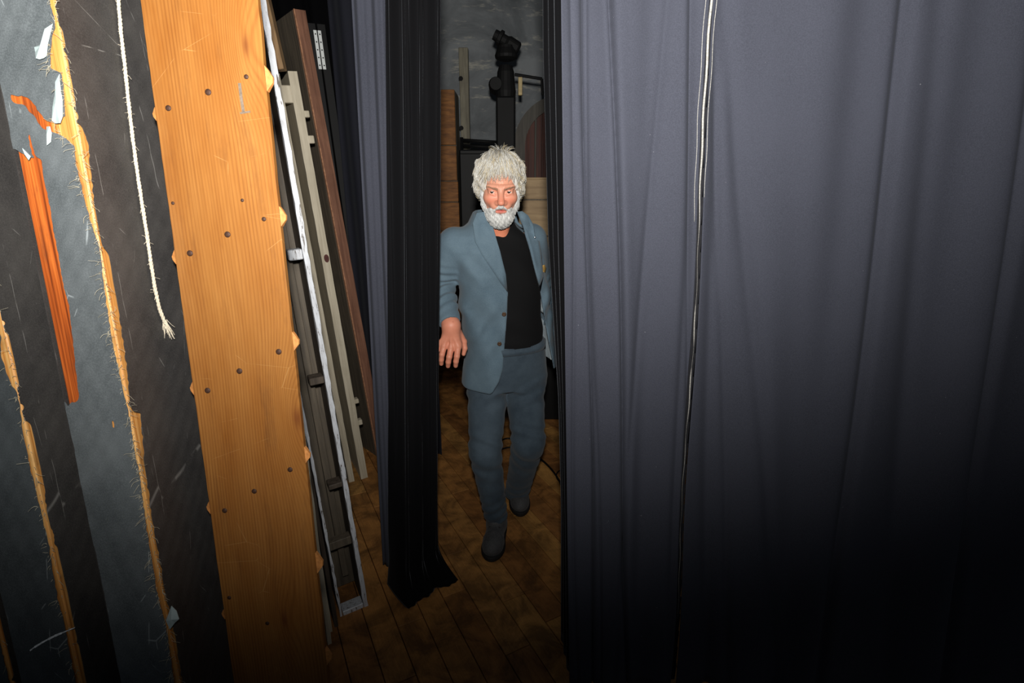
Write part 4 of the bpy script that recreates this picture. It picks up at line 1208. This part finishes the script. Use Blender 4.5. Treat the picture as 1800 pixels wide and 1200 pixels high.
# fingernails
M_NAILS = simple('fingernail', srgb(232, 186, 164), .35, .05, 30)
for (k0, k1, k2, k3, r) in fing:
    ax = (k3-k2).normalized(); c = k3 + Vector((0, -r*.72, .001))
    M = frame(c, Vector((1, 0, 0)), -ax)
    b = MB(); b.lathe([(.0010, -.0012), (.0050, -.0004), (.0052, .0004), (.001, .0012)], Matrix.Diagonal((1, 1, 1.35, 1)) @ Matrix.Rotation(math.pi/2, 4, 'X'), 10)
    b.build('fingernail', M_NAILS, MAN, M, smooth=True)
# eyes
M_EYEW = simple('eye_white', srgb(226, 214, 204), .2, .05, 20, spec=.6)
M_IRIS = simple('dark_iris', srgb(44, 34, 30), .15, .2, 200, spec=.8)
for s in (-1, 1):
    c = hp(s*.0325, .0705, 0); look = (CAMP + Vector((-.25, 0, .05)) - c).normalized()
    Mx = Matrix.Translation(c) @ look.to_track_quat('Z', 'Y').to_matrix().to_4x4()
    b = MB(); n = 12; R = .0125
    b.lathe([(max(.0001, R*math.sin(math.pi*i/n)), -R*math.cos(math.pi*i/n)) for i in range(n+1)], Matrix(), 20)
    ey = b.build('eye', M_EYEW, MAN, Mx, smooth=True)
    b = MB(); b.lathe([(.0070, .0104), (.0066, .0114), (.0045, .0126), (.0008, .0131)], Matrix(), 18)
    b.build('iris', M_IRIS, ey, Mx, smooth=True)
# ---- hair, beard
def hair_mat(name, c):
    t = NT(name, .45, .45); v = t.coord('World'); a = t.noise(v, 240, 3)
    t.col(t.ramp(a, [(.3, tuple(x*.78 for x in c[:3])+(1,)), (.7, c)])); t.bump(a, .4, .001); return t.m
M_HAIR = [hair_mat('white_hair', srgb(204, 202, 194)), hair_mat('grey_hair', srgb(166, 160, 148)), hair_mat('yellowed_hair', srgb(192, 178, 146))]
M_BEARD = [hair_mat('white_beard', srgb(200, 200, 196)), hair_mat('grey_beard', srgb(170, 170, 168))]
h4 = .0026
lo4 = (HC.x-.135, HC.y-.16, HC.z-.17); hi4 = (HC.x+.135, HC.y+.17, HC.z+.19)
G4 = grid(lo4, hi4, h4); H4 = head_local(G4)
rip = .0016*np.sin(np.arctan2(H4[0], H4[1]+.03)*34 + 9*H4[2]) + .0012*np.sin(np.arctan2(H4[0], H4[1]+.03)*71 + 15*H4[2]+1)
hf = s_ell(H4, (0, -.026, .050), (.086, .104, .085))
for s in (-1, 1):
    hf = smin(hf, s_ell(H4, (s*.076, -.006, .022), (.024, .050, .046)), .024)
    hf = smin(hf, s_ell(H4, (s*.066, -.045, -.02), (.026, .040, .05)), .02)
hf = smin(hf, s_ell(H4, (0, .03, .090), (.066, .060, .042)), .04)
hf = hf + rip + .0035*np.sin(H4[0]*70+1.3)*np.sin(H4[2]*62+H4[1]*40) + .002*np.sin(H4[0]*140+H4[2]*110)
cut = s_ell(H4, (0, .130, -.002), (.0665, .105, .080))
hf = smax(hf, -cut, .012)
hf = smax(hf, -(H4[2]+.055-.5*(H4[1] > .0)*0), .01)
HAV, HAQ = nets(hf, lo4, h4)
hair_cap = mesh_obj('hair', HAV, HAQ, M_HAIR[0], MAN, smooth=True)
bf = s_ell(H4, (0, .026, -.084), (.061, .064, .052))
bf = smin(bf, s_ell(H4, (0, .050, -.112), (.042, .042, .035)), .02)
for s in (-1, 1):
    bf = smin(bf, s_cap(H4, (s*.069, .018, .018), (s*.060, .034, -.060), .012, .014), .018)
    bf = smin(bf, s_cap(H4, (s*.004, .099, -.0525), (s*.030, .080, -.066), .0085, .0100), .008)
    bf = smin(bf, s_cap(H4, (s*.031, .078, -.066), (s*.034, .070, -.100), .011, .015), .010)
bf = smax(bf, -s_ell(H4, (0, .105, -.0715), (.0225, .040, .0125)), .006)
for s in (-1, 1):
    bf = smax(bf, -s_ell(H4, (s*.036, .088, -.030), (.026, .050, .026)), .010)
bf = smax(bf, -s_ell(H4, (0, .125, -.024), (.02, .03, .024)), .004)
bf = bf + .0014*np.sin(H4[0]*330+H4[2]*90)*np.sin(H4[2]*260) + .001*np.sin(H4[0]*700+H4[1]*500)
BEV, BEQ = nets(bf, lo4, h4)
beard = mesh_obj('beard', BEV, BEQ, M_BEARD[0], MAN, smooth=True)
# loose strands laid over the hair mass
def strands(name, V, n, seed, lens, flow, mats, parent, rad, accept, lift=.004):
    r = random.Random(seed); b = MB()
    me = parent.data; bv = BVHTree.FromPolygons([Vector(v) for v in V], [list(q) for q in parent_quads[name]])
    tries = 0; made = 0
    while made < n and tries < n*12:
        tries += 1
        p = Vector(V[r.randrange(len(V))]); loc = Vector(((p-HC).dot(hx), (p-HC).dot(hy), (p-HC).dot(hz)))
        if not accept(loc, r): continue
        ln = r.choice(lens)*r.uniform(.7, 1.2); seg = 5; pts = []; off = 0
        q = p.copy(); w = r.uniform(-.35, .35); lk = r.uniform(.15, .8) if r.random() < .95 else r.uniform(1.2, 2.5)
        for k in range(seg+1):
            hit = bv.find_nearest(q)
            if hit[0] is None: break
            nn = hit[1]
            off = .0006 + lift*(lk if k else 0)*(k/seg)**1.6
            pts.append(hit[0] + nn*off)
            l = Vector(((q-HC).dot(hx), (q-HC).dot(hy), (q-HC).dot(hz)))
            if name == 'hair_strands' and l.y > .04 and l.z < .082 and abs(l.x) < .066: break
            d = flow(l, r, w); d = hx*d[0] + hy*d[1] + hz*d[2]
            d = d - nn*d.dot(nn)
            if d.length < 1e-5: break
            q = hit[0] + d.normalized()*ln/seg
        if len(pts) < 4: continue
        b.tube(pts, [rad*(1-.75*i/len(pts)) for i in range(len(pts))], 3, m=r.choice(range(len(mats))) if r.random() < .6 else 0, cap=False); made += 1
    # strands are joined: nobody could count them
    return b.build(name, mats, parent, smooth=True, kind='stuff')
parent_quads = {'hair_strands': HAQ, 'beard_hairs': BEQ}
def flow_hair(l, r, w):
    # from the crown outwards, swept forward over the forehead and to the sides
    return (l.x*10 + w*.7 + .3*math.sin(l.x*75 + 2*math.sin(l.z*40)), (1.0 if l.z > .05 else .25), -.25 - max(0, .13-l.z)*9)
strands('hair_strands', HAV, 3000, 5, (.05, .07, .09), flow_hair, M_HAIR, hair_cap, .0016, lambda l, r: l.z > -.045, .0035)
strands('beard_hairs', BEV, 1300, 6, (.010, .014, .018), lambda l, r, w: (l.x*6+w, .35, -1.0), M_BEARD, beard, .0010, lambda l, r: True, .0022)
# fringe and the tuft standing up on the crown
b = MB(); r = random.Random(8)
_cb = BVHTree.FromPolygons([Vector(v) for v in HAV.tolist()], HAQ.tolist())
for i in range(420):
    x = r.uniform(-.066, .066); zr = .104 - 5*x*x + r.uniform(-.022, .022); pts = []
    _h = _cb.ray_cast(hp(x, .25, zr), -hy)
    if _h[0] is None: continue
    p = Vector((x, (_h[0]-HC).dot(hy), zr))
    if p.y < .03: continue
    p.y += .0015
    dr = Vector((x*6 + r.uniform(-.45, .45), .75, -1)).normalized(); ln = r.uniform(.022, .052)
    for k in range(5):
        pts.append(hp(*p)); p = p + dr*ln/4; dr = (dr + Vector((r.uniform(-.1, .1), -.22, -.1))).normalized()
    b.tube(pts, [.0010, .0009, .0008, .0006, .0003], 3, m=r.choice((0, 0, 1, 2)), cap=False)
for i in range(46):
    a = r.uniform(-1, 1); p = Vector((.004 + a*.030, .0 + r.uniform(-.03, .04), .143 - 4*(a*.03)**2)); pts = []
    dr = Vector((a*.9 + r.uniform(-.4, .4), r.uniform(-.2, .5), 1)).normalized(); ln = r.uniform(.012, .030)
    for k in range(4):
        pts.append(hp(*p)); p = p + dr*ln/3; dr = (dr + Vector((a*.3, .1, -.35))).normalized()
    b.tube(pts, [.0010, .0008, .0006, .0003], 3, m=r.choice((0, 1, 2)), cap=False)
b.build('fringe', M_HAIR, hair_cap, smooth=True, kind='stuff')
M_BROW = hair_mat('grey_brown_brow', srgb(172, 132, 106))
for s in (-1, 1):
    b = MB()
    for i in range(60):
        t = r.random(); x = s*(.010 + .040*t); z = .0125 + .0080*t - .010*max(0, t-.75) + r.uniform(-.0025, .0025)
        y = .0945 - 7.0*(abs(x)-.008)**2 - .35*max(0, abs(x)-.03) + .0015
        p = Vector((x, y, z)); d = Vector((s*1.0, .25, .35 + r.uniform(-.3, .3))).normalized()*.009
        b.tube([hp(*p), hp(*(p+d*.5)), hp(*(p+d))], [.0007, .0006, .0003], 3, cap=False)
    b.build('eyebrow', M_BROW, MAN, smooth=True)

# ---- clothes
def weave(name, c, c2, scale=900, rough=.85, sheen=.1, blotch=9):
    t = NT(name, rough, .2); v = t.coord('World')
    a = t.noise(v, scale, 2, .6); b = t.noise(v, blotch, 5, .6)
    cc = t.ramp(b, [(.3, c2), (.7, c)])
    cc = t.mix(t.math('MULTIPLY', t.ramp(a, [(.4, (0,)*3), (.6, (1,)*3)]), .35), cc, tuple(min(1, x*1.35) for x in c[:3])+(1,))
    t.col(cc); t.bump(a, .25, .0006); t.sheen(sheen, .5); return t.m
M_JACKET = weave('blue_grey_wool', srgb(92, 110, 121), srgb(74, 92, 104), 520)
M_LINING = weave('pale_lining', srgb(176, 190, 196), srgb(146, 160, 168), 300)
M_TEE = weave('black_cotton', srgb(11, 11, 12), srgb(8, 8, 9), 700, sheen=.01)
M_JEAN = weave('dark_denim', srgb(72, 85, 95), srgb(40, 51, 61), 800, blotch=7)
M_BOOT = weave('dark_suede', srgb(78, 78, 78), srgb(52, 52, 54), 200, .7)
M_SOLE = simple('rubber_sole', srgb(30, 29, 29), .7, .2, 60)
M_BUTTON = simple('brown_horn_button', srgb(66, 46, 30), .35, .2, 90)
jprof = [(.70, .226, .160, .0), (.85, .222, .158, .005), (1.0, .210, .150, .008), (1.15, .196, .146, .008), (1.3, .202, .142, .004), (1.40, .196, .128, .0), (1.46, .165, .104, -.005), (1.51, .105, .082, -.012), (1.56, .082, .074, -.014), (1.62, .08, .074, -.014)]
lo5 = (-.40, 1.90, .70); hi5 = (.24, 2.56, 1.60); h5 = .0044
G5 = grid(lo5, hi5, h5)
lx, fy = torso_local(G5)
o_ = torso(G5, jprof)
o_ = o_ + .0065*np.sin(lx*44 + G5[2]*7 + 2.4*np.sin(G5[2]*5.5))*np.clip((1.40-G5[2])*4, 0, 1) + .0055*np.sin(G5[2]*46 - lx*30 + 1.8*np.sin(lx*21))*np.exp(-((G5[2]-1.10)/.16)**2) + .004*np.sin(lx*70 + G5[2]*40)*np.exp(-((G5[2]-1.33)/.07)**2)
def sleeve(sh, el, wrp, r0, r1, r2):
    a = s_cap(G5, sh, el, r0, r1); b_ = s_cap(G5, el, wrp, r1, r2)
    t1 = np.clip(along(G5, sh, el), 0, 1); t2 = np.clip(along(G5, el, wrp), 0, 1)
    a = a + .0075*np.sin(t1*36 + G5[0]*55 + G5[1]*30)*np.exp(-((t1-.9)/.35)**2)
    b_ = b_ + .0075*np.sin(t2*28 + G5[0]*60)*np.exp(-((t2-.3)/.4)**2)
    return smin(a, b_, .018)
sl1 = sleeve(SHR, ELR, WRR, .071, .060, .046); sl2 = sleeve(SHL, ELL, WRL, .068, .060, .050)
o_ = smin(o_, smin(sl1, sl2, .001), .028)
shell = np.maximum(o_, -(o_ + .0125))
# front opening and hems, measured on the garment
gx = np.broadcast_to(G5[0], o_.shape); gy = np.broadcast_to(G5[1], o_.shape); gz = np.broadcast_to(G5[2], o_.shape)
fwd = gy*math.cos(PITCH) - (gz-CAM_H)*math.sin(PITCH); upw = gy*math.sin(PITCH) + (gz-CAM_H)*math.cos(PITCH)
PXg = 900 + FPX*gx/fwd; PYg = 600 - FPX*upw/fwd
opl = [(340, 846), (372, 852), (400, 866), (440, 878), (480, 888), (515, 893), (560, 891), (610, 887), (650, 884), (672, 877), (690, 866), (700, 852), (720, 800)]
opr = [(340, 906), (372, 910), (400, 919), (440, 931), (480, 941), (510, 949), (560, 957), (600, 964), (630, 970), (660, 975), (720, 985)]
L_ = np.interp(PYg, [q[0] for q in opl], [q[1] for q in opl]).astype(np.float32); R_ = np.interp(PYg, [q[0] for q in opr], [q[1] for q in opr]).astype(np.float32)
open_d = np.maximum(L_-PXg, PXg-R_)*.0022                     # metres, negative inside the opening
open_d = np.maximum(open_d, -(fy - .015))
shell = smax(shell, -open_d, .004)
hem = np.interp(lx, [-.25, .02, .12, .25], [.775, .77, .85, .86]).astype(np.float32)
notsl = np.minimum(sl1, sl2) > .0
shell = smax(shell, np.where(notsl, hem - gz, -1).astype(np.float32), .004)
ct = along(G5, ELR, WRR); shell = np.where((ct > .985) & (sl1 < .03), smax(shell, (ct-.985)*.25, .004), shell)
shell = np.maximum(shell, gz - interp(fy, [(-.1, 1.565), (.0, 1.545), (.08, 1.51)], 1))
JV, JQ = nets(shell, lo5, h5)
# inner faces get the lining
cen = JV[JQ].mean(1)
gi = np.clip(((cen-np.array(lo5))/h5).round().astype(int), 0, np.array(o_.shape)-1)
inner = (o_[gi[:, 0], gi[:, 1], gi[:, 2]] < -.0075) & (cen[:, 2] < 1.25) & (np.minimum(sl1, sl2)[gi[:, 0], gi[:, 1], gi[:, 2]] > .012)
jacket = mesh_obj('blazer', JV, JQ, [M_JACKET, M_LINING], MAN, smooth=True, fm=inner.astype(np.int32), label='blue-grey unbuttoned blazer with pale lining')
md = jacket.modifiers.new('soft', 'SMOOTH'); md.factor = .5; md.iterations = 2
jb = BVHTree.FromPolygons([Vector(v) for v in JV.tolist()], JQ.tolist())
def on_jacket(px, py, off):
    d = ray(px, py).normalized(); hit = jb.ray_cast(CAMP, d)
    if hit[0] is None or hit[0].y > 2.4: hit = (WD(px, py, 2.12), None, None, None)
    return hit[0] - d*off
def patch(name, poly, off, mat, parent, sub=3, thick=.003, **k):
    """a sewn-on piece following the cloth below it"""
    n = len(poly); cx = sum(p[0] for p in poly)/n; cy = sum(p[1] for p in poly)/n
    rings = [[(cx + (x-cx)*t, cy + (y-cy)*t) for (x, y) in poly] for t in (1, .7, .4)] + [[(cx, cy)]]
    V = []; F = []
    for ri in rings:
        for (x, y) in ri: V.append(on_jacket(x, y, off))
    # outliers that slipped through the opening are pulled level with the median depth
    med = sorted(v.y for v in V)[len(V)//2]
    V = [v if abs(v.y-med) < .05 else CAMP + (v-CAMP)*(med/v.y) for v in V]
    for k_ in range(2):
        for i in range(n): F.append((k_*n+i, k_*n+(i+1) % n, (k_+1)*n+(i+1) % n, (k_+1)*n+i))
    for i in range(n): F.append((2*n+i, 2*n+(i+1) % n, 3*n))
    o = mesh_obj(name, V, F, mat, parent, smooth=True, **k)
    md = o.modifiers.new('thickness', 'SOLIDIFY'); md.thickness = thick; md.offset = 0
    return o
patch('lapel', [(853, 372), (838, 374), (831, 392), (835, 424), (846, 446), (862, 470), (880, 497), (892, 513), (889, 482), (879, 441), (867, 401)], .006, M_JACKET, jacket)
patch('lapel', [(909, 372), (918, 371), (928, 378), (938, 396), (941, 420), (948, 424), (952, 450), (955, 486), (950, 512), (943, 484), (932, 441), (920, 401)], .006, M_JACKET, jacket)
for (px, py) in ((886, 552), (878, 604)):
    p = on_jacket(px, py, .001); M = frame(p, Vector((1, 0, 0)), Vector((0, 0, 1)))
    b = MB(); b.lathe([(.007, -.001), (.0095, .001), (.0095, .003), (.007, .0045), (.004, .0035)], Matrix.Rotation(math.pi/2, 4, 'X'), 14)
    b.build('button', M_BUTTON, jacket, M, smooth=True)
M_SILVER = simple('silver_pin', srgb(200, 205, 210), .25, .1, 50, metal=.9)
M_GOLD = simple('yellow_badge', srgb(214, 172, 96), .5, .2, 60)
p = on_jacket(940, 417, .009); b = MB(); b.lathe([(.004, 0), (.005, .002), (.002, .004)], Matrix.Rotation(math.pi/2, 4, 'X'), 10); b.build('lapel_pin', M_SILVER, jacket, frame(p, Vector((1, 0, 0)), Vector((0, 0, 1))), smooth=True)
patch('badge', [(953, 467), (957, 465), (960, 472), (958, 479), (954, 477)], .010, M_GOLD, jacket, thick=.002)
# t-shirt
tprof = [(.88, .146, .128, .018), (1.0, .148, .130, .020), (1.12, .152, .128, .016), (1.25, .162, .122, .008), (1.38, .166, .108, .0), (1.44, .150, .090, -.005), (1.49, .095, .070, -.008), (1.54, .07, .066, -.006), (1.6, .07, .066, -.006)]
lo6 = (-.30, 2.0, .86); hi6 = (.22, 2.5, 1.56); h6 = .005
G6 = grid(lo6, hi6, h6); lx6, fy6 = torso_local(G6)
tf = torso(G6, tprof) + .003*np.sin(lx6*30 + G6[2]*22 + 2*np.sin(G6[2]*9)) + .0025*np.sin(G6[2]*50 + lx6*18)*np.exp(-((G6[2]-1.02)/.10)**2)
tf = np.maximum(tf, G6[2] - (1.535 - np.clip(fy6, 0, .2)*.85 + .9*lx6*lx6*4))
tf = smax(tf, .972 + .03*lx6 - G6[2], .006)
TV, TQ = nets(tf, lo6, h6)
tee = mesh_obj('t_shirt', TV, TQ, M_TEE, MAN, smooth=True, label='black t-shirt')
tee.modifiers.new('soft', 'SMOOTH').iterations = 2
# jeans
lo7 = (-.24, 1.95, .05); hi7 = (.22, 2.62, 1.02); h7 = .0055
G7 = grid(lo7, hi7, h7); lx7, fy7 = torso_local(G7)
pp = [(.6, .15, .10, .0), (.75, .178, .126, .0), (.88, .168, .132, .008), (.96, .154, .134, .018), (1.02, .152, .134, .02)]
pf = np.maximum(torso(G7, pp), .76 - G7[2])
def leg(hip, kn, an, r0, r1, r2, ph):
    a = s_cap(G7, hip, kn, r0, r1); b_ = s_cap(G7, kn, an, r1, r2)
    t1 = np.clip(along(G7, hip, kn), 0, 1); t2 = np.clip(along(G7, kn, an), 0, 1)
    a = a + .0060*np.sin(t1*30 + G7[0]*45 + ph)*np.exp(-((t1-.15)/.3)**2) + .006*np.sin(t1*38 - G7[0]*40)*np.exp(-((t1-.95)/.2)**2)
    b_ = b_ + .0035*np.sin(t2*44 + G7[0]*38 + ph)*np.exp(-((t2-.9)/.28)**2) + .004*np.sin(t2*30 - G7[0]*30)*np.exp(-((t2-.1)/.25)**2)
    l = smin(a, b_, .02)
    return np.where(along(G7, kn, an) > 1.0, np.maximum(l, (along(G7, kn, an)-1.0)*.4), l)
lr = leg(HIPR, KNR, ANR, .100, .074, .055, 0); ll = leg(HIPL, KNL, ANL, .098, .078, .062, 2)
jf = smin(pf, smin(lr, ll, .012), .03)
jf = np.maximum(jf, G7[2] - (.992 - .05*np.clip(fy7, 0, .15) + .03*lx7))
JV7, JQ7 = nets(jf, lo7, h7)
jeans = mesh_obj('jeans', JV7, JQ7, M_JEAN, MAN, smooth=True, label='dark blue faded jeans')
jeans.modifiers.new('soft', 'SMOOTH').iterations = 2
b = MB(); pts = []
for i in range(41):
    a = math.radians(-80 + 160*i/40); z = .966 + .03*math.sin(a)*.17
    n_ = 2.5; ca_, sa_ = math.sin(a), math.cos(a); rr = (abs(ca_/.158)**n_ + abs(sa_/.1378)**n_)**(-1/n_)
    pts.append(tpt(rr*ca_, rr*sa_ + .018, z))
V = []; F = []
for p in pts: V += [p + Vector((0, 0, .014)), p - Vector((0, 0, .016))]
for i in range(40): F.append((2*i, 2*i+1, 2*i+3, 2*i+2))
wb = mesh_obj('waistband', V, F, M_JEAN, jeans, smooth=True); wb.modifiers.new('thickness', 'SOLIDIFY').thickness = .003
# shoes
def shoe(toe, heel, lift, ank):
    ax = (heel-toe); L = ax.length; yv = ax.normalized(); xv = Vector((yv.y, -yv.x, 0)).normalized(); zv = yv.cross(xv) * -1
    if zv.z < 0: zv = -zv
    lo8 = (min(toe.x, heel.x)-.10, min(toe.y, heel.y)-.05, -.012); hi8 = (max(toe.x, heel.x)+.10, max(toe.y, heel.y)+.07, max(.20, ank.z+.09)); h8 = .0045
    G8 = grid(lo8, hi8, h8)
    d = [G8[0]-toe.x, G8[1]-toe.y, G8[2]-toe.z]
    Lc = [d[0]*v.x + d[1]*v.y + d[2]*v.z for v in (xv, yv, zv)]
    u = s_ell(Lc, (0, .065, .036), (.049, .066, .042))
    u = smin(u, s_ell(Lc, (0, .14, .045), (.044, .10, .052)), .03)
    u = smin(u, s_ell(Lc, (0, L-.055, .05), (.041, .056, .055)), .03)
    u = smin(u, s_cap(G8, toe + yv*(L-.085) + zv*.06, ank + Vector((0, 0, .05)), .047, .052), .03)
    u = np.maximum(u, .020 - Lc[2]); u = u + .0015*np.sin(Lc[1]*120)*np.exp(-((Lc[1]-.10)/.03)**2)
    V, Q = nets(u, lo8, h8); up = mesh_obj('boot', V, Q, M_BOOT, MAN, smooth=True, label='dark scuffed ankle boot')
    s = smin(s_ell(Lc, (0, .075, .012), (.054, .080, .05)), s_ell(Lc, (0, L-.06, .012), (.045, .065, .05)), .05)
    s = smin(s, s_ell(Lc, (0, L*.5, .012), (.040, .11, .05)), .04)
    s = np.maximum(s, np.maximum(Lc[2]-.026, .001-Lc[2])); V, Q = nets(s, lo8, h8)
    mesh_obj('sole', V, Q, M_SOLE, up, smooth=False)
    b = MB()
    for i in range(4):
        y = .105 + .022*i; zt = .083 + .010*i
        b.tube([toe + yv*y + xv*x + zv*(zt - 9*x*x) for x in (-.026, -.013, 0, .013, .026)], .0025, 5)
    b.build('laces', M_SOLE, up)
    return up
t1_ = WF(863, 986); shoe(t1_ + Vector((0, 0, .001)), t1_ + Vector((.030, .285, .001)), 0, ANR)
t2_ = WF(915, 906); shoe(t2_ + Vector((0, 0, .001)), t2_ + Vector((-.015, .275, .045)), 0, ANL)
